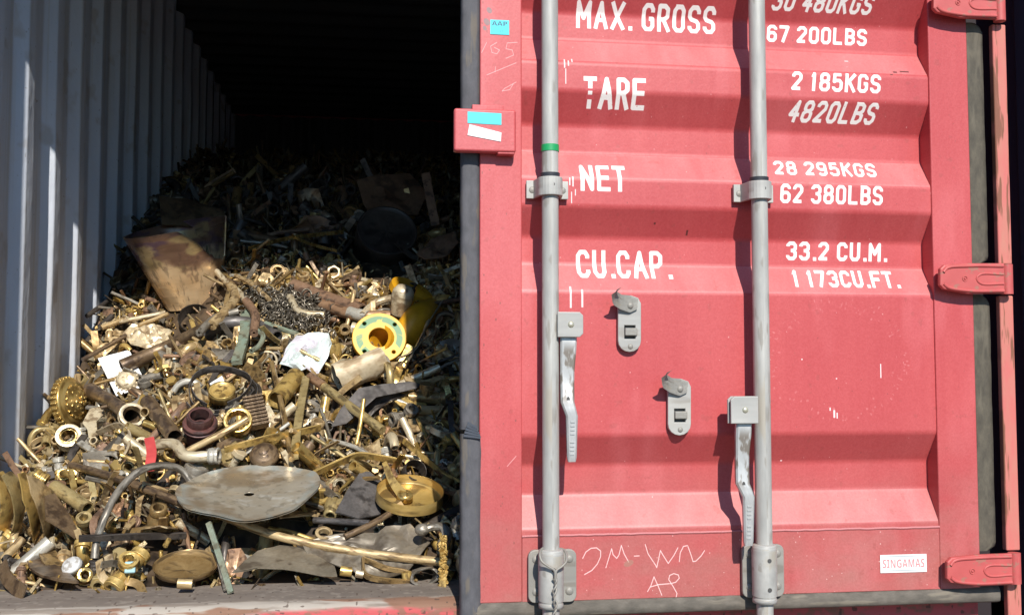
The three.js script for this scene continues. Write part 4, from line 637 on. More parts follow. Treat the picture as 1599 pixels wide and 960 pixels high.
// yellow flanged elbow
{
  const ymat = new THREE.MeshStandardMaterial({ map: dataTex(256, 256, (u, v) => { const g = smoothstep(fbm(u * 5 + 3, v * 7, 3, 4), 0.53, 0.6), n = fbm(u * 12, v * 12, 13, 4); return mixc(mixc([222, 164, 30], [190, 132, 26], n), [70, 128, 84], g * 0.0); }), roughness: 0.45, metalness: 0.1, bumpMap: metalBump, bumpScale: 0.001 });
  const facemat = new THREE.MeshStandardMaterial({ map: dataTex(256, 256, (u, v) => { const x = u - 0.5, y = v - 0.5, r = Math.hypot(x, y) * 2, a = Math.atan2(y, x), g = smoothstep(r, 0.6, 0.68) * (1 - smoothstep(r, 0.84, 0.92)) * smoothstep(fbm(Math.cos(a) * 2.4 + 5, Math.sin(a) * 2.4 + r * 2, 9, 4), 0.47, 0.55), n = fbm(u * 12, v * 12, 13, 4); return mixc(mixc([214, 164, 46], [188, 138, 38], n), [70, 112, 72], g); }), roughness: 0.45, metalness: 0.1 });
  const d1 = dAt(594, 527, 0.07), c1 = W(592, 527, d1), k = perPx(d1), n1 = V(0.02, 0.38, 0.92).normalize(), q1 = aim(n1, 0), R = 41 * k, ri = 17 * k;
  const ringS = new THREE.Shape(); ringS.absarc(0, 0, R, 0, Math.PI * 2); const hp = new THREE.Path(); hp.absarc(0, 0, ri, 0, Math.PI * 2, true); ringS.holes.push(hp);
  for (const a of [0.75, 2.35, 3.95, 5.45]) { const b = new THREE.Path(); b.absarc(Math.cos(a) * R * 0.8, Math.sin(a) * R * 0.8, 0.0075, 0, Math.PI * 2, true); ringS.holes.push(b); }
  const fl = (th) => new THREE.ExtrudeGeometry(ringS, { depth: th, bevelEnabled: true, bevelSize: 0.002, bevelThickness: 0.002, bevelSegments: 2, curveSegments: 32 });
  const toN = (n) => new THREE.Quaternion().setFromUnitVectors(V(0, 0, 1), n);
  const g1 = fl(0.02); { const p = g1.attributes.position, uv = g1.attributes.uv; for (let i = 0; i < p.count; i++) uv.setXY(i, p.getX(i) / R / 2 + 0.5, p.getY(i) / R / 2 + 0.5); } g1.translate(0, 0, -0.02); moved(g1, c1, toN(n1));
  const d2 = dAt(640, 462, 0.05) + 0.02, c2 = W(641, 462, d2), n2 = V(0.35, 0.62, 0.35).normalize(), g2 = fl(0.02); moved(g2, c2, toN(n2));
  const body = pipeGeo([c1.clone().addScaledVector(n1, -0.01), c1.clone().addScaledVector(n1, -0.08).add(V(0.05, 0, 0)), W(650, 500, d1 + 0.1), W(668, 482, d2 + 0.02), c2.clone().addScaledVector(n2, -0.005)], ri + 0.012, ri, 30, 20);
  hero('flanged_elbow', 'yellow painted pipe elbow with a round bolt flange smeared with green', 'pipe elbow', [['flange', [g1], facemat, 'yellow flange face with green smears'], ['flange', [g2], ymat], ['elbow_body', [body], ymat]], 'the yellow flanged elbow');
}
hero('nozzle', 'beige rounded casting lodged between the two yellow flanges', 'scrap casting', [['casting', [moved(lathe([[0, 0.05], [0.022, 0.047], [0.034, 0.03], [0.037, 0.005], [0.031, -0.02], [0.026, -0.05], [0.018, -0.056], [0, -0.05]], 20), P2(627, 468, 0.1), aim(V(0.2, 0.9, 0.3)))], M.pale]], 'the beige casting');
hero('bent_conduit', 'pale bent conduit looping left of the beige casting', 'scrap conduit', [['conduit', [pipeGeo([P2(566, 492, 0.06), P2(585, 474, 0.07), P2(612, 466, 0.08), P2(640, 472, 0.08)], 0.0125, 0.009, 20, 12)], M.pale], ['strand', [pipeGeo([P2(570, 496, 0.04), P2(596, 484, 0.05), P2(620, 486, 0.05)], 0.006, 0, 16, 8)], M.grey]], 'the pale bent conduit');
// crushed beige can
{
  const d = dAt(556, 578, 0.06), c = W(560, 576, d), k = perPx(d), ax = V(0.92, 0.38, -0.28).normalize(), g = lathe([[0, 0.115], [0.03, 0.115], [0.058, 0.105], [0.062, 0.05], [0.058, 0.0], [0.063, -0.06], [0.06, -0.1], [0.056, -0.1], [0.055, 0.0], [0.052, 0.09], [0, 0.1]].map(([r, y]) => [r * 0.68, y * 0.72]), 36), p = g.attributes.position;
  for (let i = 0; i < p.count; i++) { const x = p.getX(i), y = p.getY(i), z = p.getZ(i), n = fbm(x * 22 + 5, y * 18 + z * 22 + 5, 6, 4) - 0.5; const f = 1 + n * 0.75; p.setXYZ(i, x * f, y + n * 0.02, z * f * 0.75); }
  g.computeVertexNormals(); moved(g, c, aim(ax, 0.6));
  hero('crushed_can', 'crushed beige metal can with its dark mouth facing left', 'crushed can', [['can', [g], metal([206, 192, 164], [186, 168, 138], [150, 126, 96], 41, 0.15, 0.75)]], 'the crushed beige can');
}
// crumpled clear plastic
{
  const o = outl([[436, 570], [446, 545], [463, 528], [490, 520], [513, 521], [518, 536], [513, 556], [497, 584], [470, 577]], dAt(478, 552, 0.075), 0, -0.12);
  hero('plastic_bag', 'crumpled translucent white plastic sheet in the middle of the heap', 'plastic sheet', [['sheet', [sheetGeo(o, 0.0015, noiseP(0.022, 5, 5), 10)], new THREE.MeshStandardMaterial({ map: dataTex(128, 128, (u, v) => { const n = fbm(u * 7, v * 7, 3, 4), q = fbm(u * 5 + 7, v * 5, 23, 3); return mixc(mixc([214, 214, 212], [190, 194, 196], n), q > 0.55 ? [206, 190, 204] : [188, 204, 196], 0.4); }), roughness: 0.3, bumpMap: metalBump, bumpScale: 0.004 })]], 'the crumpled plastic sheet');
}
// white card with a ribbed brass plug on it
{
  const d = dAt(190, 582, 0.05), o = outl([[152, 560], [201, 547], [229, 602], [181, 619]], d, 0, -0.2);
  hero('white_card', 'bright white square card lying under the thick open pipe', 'card', [['card', [sheetGeo(o, 0.003, noiseP(0.002, 2, 5), 4)], new THREE.MeshStandardMaterial({ color: new THREE.Color().setRGB(0.82, 0.82, 0.81), roughness: 0.55 })]], 'the white card');
  const c = W(199, 595, d - 0.035), gs = [lathe([[0, 0.026], [0.02, 0.026], [0.034, 0.02], [0.038, 0.006], [0.038, -0.006], [0, -0.006]], 20)]; for (let i = 0; i < 16; i++) { const a = i / 16 * 6.283; gs.push(new THREE.CylinderGeometry(0.0035, 0.0042, 0.026, 6).translate(Math.cos(a) * 0.036, 0.006, Math.sin(a) * 0.036)); }
  hero('ribbed_plug', 'tan ribbed brass plug resting on the white card', 'brass plug', [['plug', [moved(mergeGeometries(gs.map(flat)), c, aim(V(-0.05, 0.35, 0.9)))], M.pale]], 'the ribbed plug');
}
// embossed gold disc against the wall
{
  const d = dAt(113, 628, 0.07), c = W(113, 628, d), k = perPx(d), R = 37 * k, q = aim(V(0.95, 0.16, 0.3), 0.2), gs = [lathe([[0, 0.034], [R * 0.24, 0.033], [R * 0.5, 0.026], [R * 0.72, 0.01], [R * 0.78, 0.014], [R * 0.82, 0.004], [R * 0.98, 0.002], [R, -0.004], [R, -0.026], [R * 0.9, -0.03], [0, -0.02]], 40)], b = [];
  for (let i = 0; i < 30; i++) { const a = i / 30 * 6.283; b.push(new RoundedBoxGeometry(0.012, 0.02, 0.0095, 1, 0.003).rotateY(-a).translate(Math.cos(a) * R * 1.0, -0.014, Math.sin(a) * R * 1.0)); }
  for (let r = 0; r < 4; r++) for (let i = 0; i < 17 - r * 4; i++) { const a = (i + r * 0.4 + 0.4 * hash2(i, r, 1)) / (17 - r * 4) * 6.283, rr2 = R * (0.66 - r * 0.17); b.push(new THREE.IcosahedronGeometry(0.0045 + 0.003 * hash2(i, r, 2), 1).scale(1.3, 0.6, 0.8).rotateY(a).translate(Math.cos(a) * rr2, 0.014 + r * 0.0075, Math.sin(a) * rr2)); }
  hero('embossed_disc', 'shiny gold embossed disc standing on edge against the left wall', 'brass disc', [['disc_face', [moved(mergeGeometries(gs.map(flat)), c, q)], M.gold], ['beading', [moved(mergeGeometries(b.map(flat)), c, q)], M.gold]], 'the embossed gold disc');
}
// flanged spout and open couplings
{
  const a = P2(140, 612, 0.05), b = P2(204, 650, 0.04), n = b.clone().sub(a).normalize();
  hero('brass_spout', 'brown brass spout ending in a round open collar below the white card', 'brass spout', [['spout', [pipeGeo([a, a.clone().lerp(b, 0.5).add(V(0, 0.008, 0)), b], 0.026, 0.02, 14, 18, (t) => 1.1 - 0.35 * Math.sin(t * 2.6))], M.brown], ['collar', [moved(ringGeo(0.026, 0.036, 0.024, 26, 2), P2(205, 650, 0.05), aim(V(0.35, 0.45, 0.8)))], M.pale]], 'the collared spout');
  hero('threaded_coupling', 'round brass coupling with its threaded mouth facing out beside the left wall', 'brass coupling', [['coupling', [moved(ringGeo(0.024, 0.036, 0.04, 28, 3), P2(107, 684, 0.04), aim(V(0.1, 0.45, 0.85)))], M.pale], ['thread', [moved(ringGeo(0.018, 0.0238, 0.034, 24), P2(107, 684, 0.038), aim(V(0.1, 0.45, 0.85)))], M.gold]], 'the threaded coupling');
  hero('pipe_union', 'dark maroon pipe union with a wide open black mouth', 'pipe union', [['union', [moved(mergeGeometries([ringGeo(0.024, 0.033, 0.03, 28).translate(0, 0.02, 0), ringGeo(0.026, 0.044, 0.02, 28, 2), ringGeo(0.024, 0.036, 0.05, 28).translate(0, -0.03, 0)].map(flat)), P2(312, 664, 0.05), aim(V(0.05, 0.75, 0.6)))], metal([110, 72, 66], [86, 62, 60], [58, 46, 44], 61, 0.3, 0.6)]], 'the maroon union');
  const c = P2(371, 659, 0.05);
  hero('brass_cup', 'brass cup ring with a bright rim around the end of a tan rod', 'brass ring', [['ring', [moved(ringGeo(0.027, 0.037, 0.03, 30), c, aim(V(0.05, 0.5, 0.85)))], M.gold]], 'the bright cup ring');
  hero('pointer_rod', 'tan rod whose tip lies inside the brass cup ring', 'scrap rod', [['rod', [pipeGeo([P2(290, 706, 0.03), P2(340, 680, 0.045), P2(386, 654, 0.07)], 0.0095, 0, 10, 10)], M.tan]], 'the rod in the cup');
  const rb = [new THREE.BoxGeometry(0.05, 0.09, 0.02)]; for (let i = 0; i < 9; i++) rb.push(new THREE.BoxGeometry(0.052, 0.0055, 0.008).translate(0, -0.042 + i * 0.0105, 0.013));
  hero('ridged_block', 'brown rectangular block with rows of ridges leaning by the brass cup', 'scrap block', [['block', [moved(mergeGeometries(rb.map(flat)), P2(399, 644, 0.06), new THREE.Quaternion().setFromEuler(new THREE.Euler(-0.55, 0.1, 0.28)))], M.brown]], 'the ridged block');
}
// loops of dark strap
{
  const c = P2(345, 612, 0.03), q = aim(V(0.05, 0.72, 0.7), 0.3), R = 0.088, loop = (r, s, ph) => { const pts = Array.from({ length: 13 }, (_, i) => { const a = ph + i / 12 * 5.6; return V(Math.cos(a) * r * (1 + 0.05 * Math.sin(a * 3 + s)), s * 0.01 + 0.006 * Math.sin(a * 2), Math.sin(a) * r * 0.92); }); return barGeo(pts, 0.016, 0.002, V(0, 1, 0), 40); };
  hero('strap_coil', 'coil of dark grey metal strap ringing a hollow in the heap', 'metal strap', [['coil', [moved(mergeGeometries([loop(R, 1, 0.4), loop(R * 0.9, 2.4, 2.2), loop(R * 1.08, 0, 3.6)].map(flat)), c, q)], M.slate]], 'the dark strap coil');
  hero('oval_plug', 'oval brass plug lying inside the dark strap coil', 'brass plug', [['plug', [moved(lathe([[0, 0.004], [0.024, 0.004], [0.03, 0.012], [0.036, 0.012], [0.036, -0.012], [0, -0.012]], 26), P2(346, 614, 0.045), aim(V(0.05, 0.7, 0.6)))], M.yellow]], 'the oval plug');
  hero('white_chip', 'white flat chip on the left inside of the strap coil', 'chip', [['chip', [sheetGeo(outl([[327, 600], [346, 588], [350, 597], [333, 609]], dAt(338, 598, 0.07), 0, -0.2), 0.004, noiseP(0.002, 2, 2), 3)], new THREE.MeshStandardMaterial({ color: new THREE.Color().setRGB(0.75, 0.74, 0.72), roughness: 0.6 })]], 'the white chip');
}
// dark folded sheet
{
  const d = dAt(570, 632, 0.06);
  const a = sheetGeo(outl([[560, 606], [600, 600], [640, 596], [656, 600], [652, 606], [610, 611], [575, 622], [556, 634], [540, 662], [516, 668], [530, 640]], d, 0.06, -0.1), 0.003, noiseP(0.008, 3, 9), 8), b = sheetGeo(outl([[576, 622], [612, 612], [636, 616], [606, 628], [588, 640], [560, 666], [544, 664], [556, 636]], d + 0.03, 0.05, -0.02), 0.003, noiseP(0.008, 3, 19), 6);
  hero('folded_sheet', 'dark grey folded metal sheet like an angled gutter', 'metal sheet', [['fold', [a], M.slate], ['fold', [b], M.dark]], 'the dark folded sheet');
}
// slate plate, shallow gold pan
hero('slate_plate', 'dark slate coloured plate leaning behind the shiny gold pan', 'metal plate', [['plate', [sheetGeo(outl([[523, 800], [540, 770], [562, 738], [576, 738], [594, 752], [594, 803], [560, 812]], 0.46, 0.06, -0.18), 0.004, noiseP(0.006, 3, 4), 7)], M.slate]], 'the slate plate');
{
  const d = 0.44, c = W(640, 772, d), k = perPx(d), R = 52 * k, q = aim(V(0.06, 0.93, 0.36), 0);
  hero('gold_pan', 'shallow shiny gold brass pan holding small scraps near the seal', 'brass pan', [['pan', [moved(lathe([[0, -0.012], [R * 0.9, -0.012], [R * 0.985, -0.008], [R * 0.985, 0.012], [R, 0.013], [R + 0.001, -0.014], [R * 0.9, -0.018], [0, -0.018]], 48), c, q)], M.yellow]], 'the gold pan');
  hero('pan_lever', 'brass lever standing up out of the gold pan', 'brass lever', [['lever', [barGeo([W(600, 722, d + 0.05), W(612, 750, d + 0.02), W(628, 772, d - 0.01)], 0.014, 0.005, V(0.9, 0.2, 0.3), 12, (t) => 0.8 + t)], M.yellow], ['boss', [moved(lathe([[0, 0.012], [0.018, 0.01], [0.02, -0.006], [0, -0.008]], 18), W(632, 776, d - 0.015), q)], M.gold]], 'the pan lever');
  const rg = (px, py, r, dd, n, m, s) => hero('clamp_ring', s, 'metal ring', [['ring', [moved(ringGeo(r * 0.9, r, 0.034, 28), W(px, py, dd), aim(n))], m]], 'the dark clamp ring');
  rg(646, 738, 0.029, d + 0.1, V(0.3, 0.5, 0.8), M.dark, 'dark clamp ring standing behind the gold pan');
}
// crumpled plate and curved sheet along the sill
hero('crumpled_plate', 'large crumpled grey brown plate under the long tan tube', 'metal plate', [['plate', [sheetGeo(outl([[470, 850], [520, 838], [590, 830], [602, 820], [640, 820], [672, 846], [655, 872], [634, 896], [600, 907], [560, 896], [520, 880], [480, 868]], 0.31, 0.0, -0.16), 0.003, noiseP(0.018, 4, 3), 10)], metal([150, 140, 124], [118, 108, 94], [84, 74, 62], 71, 0.4, 0.6)]], 'the crumpled plate');
hero('curved_sheet', 'curved lens shaped grey sheet arched above the dark gap at the sill', 'metal sheet', [['sheet', [sheetGeo(outl([[362, 896], [380, 878], [402, 862], [436, 852], [470, 858], [500, 872], [522, 886], [526, 900], [500, 899], [440, 889], [400, 888]], 0.255, 0.0, -0.3), 0.003, (u, v) => 0.006 * (fbm(u * 4 + 3, v * 4 + 3, 2, 3) - 0.5), 8)], metal([158, 146, 126], [122, 112, 96], [92, 80, 66], 81, 0.4, 0.55)]], 'the curved grey sheet');
{
  const d = 0.235;
  hero('brass_buckle', 'long brass buckle with a slot lying on the sill edge', 'brass buckle', [['buckle', [barGeo([W(566, 872, d + 0.03), W(570, 897, d), W(600, 906, d - 0.015), W(648, 910, d - 0.01)], 0.012, 0.006, V(0.1, 0.9, 0.4)), barGeo([W(566, 872, d + 0.03), W(600, 886, d + 0.02), W(640, 896, d + 0.015), W(650, 909, d)], 0.01, 0.006, V(0.1, 0.9, 0.4))], M.bronze], ['pin', [pipeGeo([W(634, 893, d), W(636, 908, d)], 0.011, 0, 4, 10)], M.yellow]], 'the slotted buckle');
  hero('brass_sleeve', 'two short pale brass sleeves at the tip of the curved grey sheet', 'brass sleeve', [['sleeve', [pipeGeo([W(531, 891, d), W(549, 893, d)], 0.0105, 0.008, 4, 14)], M.yellow], ['sleeve', [pipeGeo([W(555, 895, d), W(567, 897, d)], 0.0085, 0.005, 4, 14)], M.pale]], 'the pale sleeves');
  hero('torn_ring', 'torn grey pipe end with a ragged black mouth near the seal', 'pipe end', [['ring', [(() => { const g = ringGeo(0.021, 0.0265, 0.05, 30), p = g.attributes.position; for (let i = 0; i < p.count; i++) { const a = Math.atan2(p.getZ(i), p.getX(i)), k = 1 + 0.12 * Math.sin(a * 2 + 1) + 0.06 * (hash2(Math.round(a * 8), 1, 1) - 0.5); p.setXYZ(i, p.getX(i) * k * 1.1, p.getY(i) + (p.getY(i) > 0 ? 0.008 * Math.sin(a * 3) : 0), p.getZ(i) * k * 0.8); } g.computeVertexNormals(); return moved(g, W(661, 900, d), aim(V(0.1, 0.15, 0.98), 0.4)); })()], M.grey]], 'the torn pipe end');
  const fl = []; for (let i = 0; i < 46; i++) { const t = i / 46, y = lerp(838, 922, t), x = 692 + 5 * (hash2(i, 1, 2) - 0.5) * 2, p = W(x, y, 0.2 - 0.02 * t); fl.push(moved(new THREE.BoxGeometry(0.012 * (0.5 + hash2(i, 2, 2)), 0.008, 0.0025), p, new THREE.Quaternion().setFromEuler(new THREE.Euler(hash2(i, 3, 2) * 2 - 1, hash2(i, 4, 2) * 2 - 1, hash2(i, 5, 2) * 3)))); }
  hero('brass_mesh_strip', 'ragged yellow brass mesh strip hanging beside the rubber seal', 'brass strip', [['strip', [barGeo([W(693, 836, 0.22), W(692, 880, 0.2), W(691, 921, 0.17)], 0.014, 0.002, V(1, 0, 0.3)), ...fl], M.yellow], ['flake', [moved(sheetGeo(rag(7, 0.014, 0.009, 0.3, 3), 0.002, noiseP(0.003, 3, 1), 3), W(683, 930, 0.15), aim(V(0.2, 0.8, 0.5)))], M.gold]], 'the ragged mesh strip');
  hero('hooked_pipe', 'grey pipe with a knobbed end hooking downward beside the seal', 'scrap pipe', [['pipe', [pipeGeo([W(662, 826, 0.3), W(680, 822, 0.3), W(692, 824, 0.29), W(697, 838, 0.27), W(690, 852, 0.25)], 0.0105, 0, 20, 12, (t) => 0.8 + 0.45 * t)], M.grey], ['knob', [new THREE.SphereGeometry(0.0155, 14, 10).scale(1.1, 0.9, 1).translate(...W(659, 827, 0.3).toArray())], M.grey]], 'the hooked pipe');
  hero('small_oval_ring', 'small tan oval ring lying left of the rod with a nut', 'metal ring', [['ring', [moved(ringGeo(0.012, 0.02, 0.014, 22), W(505, 835, 0.35), aim(V(0.1, 0.8, 0.6)))], M.tan]], 'the oval ring');
}
// brass sheets standing at the left
{
  const blades = [[[0, 742], [14, 736], [22, 760], [24, 800], [18, 832], [0, 826]], [[12, 744], [26, 736], [36, 752], [42, 790], [40, 826], [26, 834], [18, 790]], [[36, 740], [47, 738], [54, 752], [62, 790], [72, 832], [60, 846], [46, 820], [34, 780]], [[52, 742], [66, 748], [86, 770], [96, 800], [90, 836], [74, 846], [60, 810], [50, 770]]];
  blades.forEach((b, i) => hero('brass_sheet', ['tall brass sheet at the left picture edge, first of the upright sheets', 'second tall brass sheet from the left picture edge', 'third tall brass sheet from the left, rolled at its top', 'widest brass sheet, rightmost of the upright sheets at left'][i], 'brass sheet', [['sheet', [sheetGeo(outl(b, 0.62 - i * 0.02, 0.25, 0.02), 0.003, (u, v) => 0.02 * (u * u + v * v) + 0.004 * Math.sin(v * 5), 6)], [M.yellow, M.olive, M.yellow, M.tan][i]]], 'the ' + ['first', 'second', 'third', 'widest'][i] + ' brass sheet'));
  hero('brown_plate', 'flat brown plate slanting down right of the brass sheets', 'metal plate', [['plate', [sheetGeo(outl([[68, 776], [84, 772], [104, 800], [124, 838], [116, 842], [92, 826], [70, 812]], 0.5, 0.1, -0.2), 0.004, noiseP(0.003, 2, 9), 5)], M.brown]], 'the slanting brown plate');
  hero('olive_tube', 'olive brass tube lying behind the slanting brown plate', 'scrap tube', [['tube', [pipeGeo([W(84, 760, 0.6), W(136, 794, 0.52)], 0.017, 0.013, 6, 16)], M.olive], ['collar', [moved(ringGeo(0.01, 0.021, 0.03, 20, 3), W(62, 748, 0.64), aim(V(-0.8, 0.5, 0)))], M.yellow]], 'the olive tube');
  hero('square_plate', 'small square brown plate leaning at the front left corner', 'metal plate', [['plate', [sheetGeo(outl([[53, 854], [76, 846], [100, 884], [72, 892]], 0.38, 0.06, -0.25), 0.004, noiseP(0.002, 2, 19), 4)], M.bronze]], 'the square plate');
  hero('metal_tongue', 'pointed grey brown tongue lying flat along the sill at left', 'metal tongue', [['tongue', [sheetGeo(outl([[40, 878], [62, 876], [100, 890], [122, 912], [96, 910], [64, 900], [46, 890]], 0.3, 0.0, -0.5), 0.005, noiseP(0.004, 2, 29), 5)], M.brown]], 'the long pointed tongue');
  hero('curled_strip', 'brown curled metal strip at the bottom left corner on the sill', 'metal strip', [['strip', [barGeo([W(2, 880, 0.26), W(8, 900, 0.24), W(20, 914, 0.22), W(37, 926, 0.18)], 0.03, 0.004, V(0.5, 0.8, 0.2), 16)], M.brown], ['strip_fold', [barGeo([W(14, 884, 0.26), W(10, 898, 0.25), W(18, 912, 0.24)], 0.022, 0.004, V(0.2, 0.6, 0.7), 12)], M.dark]], 'the curled corner strip');
  hero('white_faced_disc', 'white faced round disc on a brass ring near the front left', 'round disc', [['disc_face', [moved(lathe([[0, 0.012], [0.018, 0.01], [0.022, 0.004], [0.023, -0.006], [0, -0.008]], 26), W(112, 884, 0.3), aim(V(-0.3, 0.7, 0.6)))], metal([226, 224, 220], [206, 204, 200], [160, 152, 140], 91, 0.2, 0.4)], ['brass_ring', [moved(ringGeo(0.012, 0.023, 0.012, 22), W(115, 890, 0.31), aim(V(-0.3, 0.7, 0.6)))], M.gold], ['brass_tail', [moved(ringGeo(0.009, 0.016, 0.03, 20, 2), W(131, 900, 0.29), aim(V(0.3, 0.4, 0.85)))], M.gold]], 'the white faced disc');
  hero('shallow_bowl', 'shallow bronze bowl lying on the sill left of the upright grey bar', 'bronze bowl', [['bowl', [moved(lathe([[0, -0.006], [0.05, -0.004], [0.062, 0.003], [0.067, 0.01], [0.069, 0.009], [0.064, -0.004], [0.05, -0.01], [0, -0.012]], 40), W(290, 886, 0.28), aim(V(0.0, 0.96, 0.28)))], M.bronze]], 'the shallow bowl');
  hero('small_tube', 'small tan tube on the sill just below the bronze bowl', 'brass tube', [['tube', [pipeGeo([W(277, 911, 0.18), W(300, 912, 0.18)], 0.0105, 0.0085, 4, 18)], M.tan]], 'the small sill tube');
  hero('black_bar', 'narrow black bar with a bright edge lying below the arched hose', 'scrap bar', [['bar', [barGeo([W(122, 841, 0.33), W(200, 838, 0.35), W(290, 836, 0.38)], 0.014, 0.008, V(0, 0.9, 0.4))], M.dark]], 'the black bar');
  hero('red_strip', 'red plastic strip upright among the fittings left of the disc', 'red strip', [['strip', [barGeo([P2(232, 684, 0.06), P2(236, 708, 0.06), P2(232, 735, 0.05)], 0.024, 0.004, V(1, 0, 0.2), 10)], new THREE.MeshStandardMaterial({ map: dataTex(64, 64, (u, v) => mixc([206, 84, 80], [176, 62, 62], fbm(u * 6, v * 6, 3, 3))), roughness: 0.6 })]], 'the red strip');
  hero('blue_scrap', 'small pale blue plastic scrap among fittings at the front', 'plastic scrap', [['scrap', [moved(new RoundedBoxGeometry(0.022, 0.024, 0.014, 2, 0.003), W(202, 886, 0.235), new THREE.Quaternion().setFromEuler(new THREE.Euler(-0.3, 0.3, 0.05)))], new THREE.MeshStandardMaterial({ color: new THREE.Color().setRGB(0.32, 0.5, 0.52), roughness: 0.6 })]], 'the pale blue scrap');
}
// upper middle: rusty tubes, green rods, thick curls
hero('rusty_tube', 'rusty pink brown tube lying at the shadow line above the bag', 'scrap tube', [['tube', [pipeGeo([P2(458, 448, 0.05), P2(510, 468, 0.05), P2(566, 488, 0.05)], 0.028, 0.023, 10, 16)], M.rust]], 'the rusty tube');
hero('brown_tube', 'brown tube with a pale sleeve just below the rusty tube', 'scrap tube', [['tube', [pipeGeo([P2(498, 474, 0.04), P2(556, 492, 0.045), P2(610, 494, 0.04)], 0.019, 0.015, 12, 14)], M.copper], ['sleeve', [pipeGeo([P2(545, 488, 0.048), P2(574, 495, 0.048)], 0.021, 0, 4, 14)], M.zinc]], 'the brown sleeved tube');
hero('green_rod', 'pale green verdigris rod poking out left of the plastic sheet', 'scrap rod', [['rod', [pipeGeo([P2(414, 505, 0.05), P2(464, 522, 0.05)], 0.0085, 0, 6, 10)], M.verd]], 'the green rod');
hero('right_rod', 'brown bar reaching to the seal beside the rear yellow flange', 'scrap bar', [['bar', [pipeGeo([P2(662, 478, 0.05), W(722, 467, 1.5)], 0.009, 0, 6, 8)], M.rust]], 'the brown bar by the seal');
for (const [i, a] of [[[640, 560], [660, 520], [690, 470]], [[632, 556], [664, 530], [700, 500]], [[648, 566], [676, 540], [700, 520]], [[620, 560], [646, 548], [668, 500]]].entries()) hero('thin_strip', ['thin grey strip rising steeply right of the yellow elbow', 'thin tan strip leaning right of the yellow elbow', 'lowest thin strip right of the crushed can', 'pale strip rising from the crushed can to the yellow elbow'][i], 'metal strip', [['strip', [barGeo(a.map((p) => P2(p[0], p[1], 0.06)), 0.014, 0.003, V(0.5, 0.5, 0.6), 12)], [M.grey, M.tan, M.brown, M.pale][i]]], ['the steep grey strip', 'the leaning tan strip', 'the lowest thin strip', 'the pale strip'][i]);
hero('crumpled_foil', 'crumpled tan foil sheet above the thick open pipe', 'metal foil', [['foil', [sheetGeo(outl([[190, 520], [206, 508], [240, 506], [268, 514], [262, 532], [236, 544], [204, 540]], dAt(226, 524, 0.05), 0, -0.3), 0.002, noiseP(0.022, 6, 33), 9)], M.pale]], 'the crumpled foil');
hero('tan_rods', 'pair of pale rods lying level at the upper left of the heap', 'scrap rods', [['rod', [pipeGeo([P2(160, 508, 0.04), P2(258, 488, 0.05)], 0.0085, 0, 6, 8)], M.pale], ['rod', [pipeGeo([P2(215, 508, 0.04), P2(262, 490, 0.05)], 0.0075, 0, 6, 8)], M.tan]], 'the pale rods');
hero('corrugated_bit', 'short ribbed tan rod at the upper left beside the wall', 'scrap rod', [['rod', [pipeGeo([P2(158, 512, 0.05), P2(196, 498, 0.05)], 0.011, 0, 40, 8, (t) => 1 + 0.16 * Math.sin(t * 60))], M.tan]], 'the ribbed rod');
hero('left_rod', 'thin brown rod sticking out left of the white card', 'scrap rod', [['rod', [pipeGeo([P2(128, 562, 0.05), P2(196, 524, 0.05)], 0.008, 0, 6, 8)], M.brown]], 'the thin left rod');
hero('brown_pipe_length', 'short brown pipe slanting down left of the maroon union', 'scrap pipe', [['pipe', [pipeGeo([P2(230, 628, 0.04), P2(272, 682, 0.04)], 0.021, 0.017, 6, 16)], M.brown]], 'the short brown pipe');
hero('elbow_pipe', 'pale elbow pipe lying left of the disc below the maroon union', 'pipe elbow', [['pipe', [pipeGeo([P2(244, 694, 0.04), P2(272, 694, 0.045), P2(290, 712, 0.04), P2(334, 712, 0.04)], 0.014, 0.011, 24, 14)], M.pale], ['collar', [moved(ringGeo(0.014, 0.021, 0.024, 20, 2), P2(334, 712, 0.04), aim(V(1, 0.05, 0.2)))], M.zinc]], 'the pale elbow pipe');
hero('half_ring', 'pale curved bracket looping left of the red strip', 'brass bracket', [['bracket', [barGeo([P2(152, 676, 0.06), P2(184, 664, 0.07), P2(202, 680, 0.07), P2(198, 704, 0.06), P2(186, 722, 0.05)], 0.016, 0.006, V(0.1, 0.6, 0.7), 26)], M.pale]], 'the pale looped bracket');
hero('flat_bracket', 'pale flat bracket with stepped edges near the embossed disc', 'brass bracket', [['bracket', [sheetGeo(outl([[128, 662], [140, 640], [158, 636], [162, 648], [150, 660], [152, 680], [138, 686], [136, 672]], dAt(146, 662, 0.05), 0, -0.2), 0.005, null, 3)], M.pale]], 'the stepped bracket');
hero('long_flat_bar', 'long yellow brass bar lying level across the middle of the heap', 'scrap bar', [['bar', [barGeo([P2(350, 702, 0.05), P2(420, 684, 0.055), P2(500, 668, 0.05)], 0.018, 0.006, V(0, 0.8, 0.5), 10)], M.yellow]], 'the level brass bar');
hero('round_head', 'tan rounded head with a dark slot just above the disc', 'scrap casting', [['casting', [moved(lathe([[0, 0.02], [0.012, 0.02], [0.014, 0.012], [0.026, 0.012], [0.036, 0.0], [0.036, -0.02], [0, -0.025]], 24), P2(412, 710, 0.03), aim(V(0, 0.6, 0.8)))], M.brown]], 'the round head');
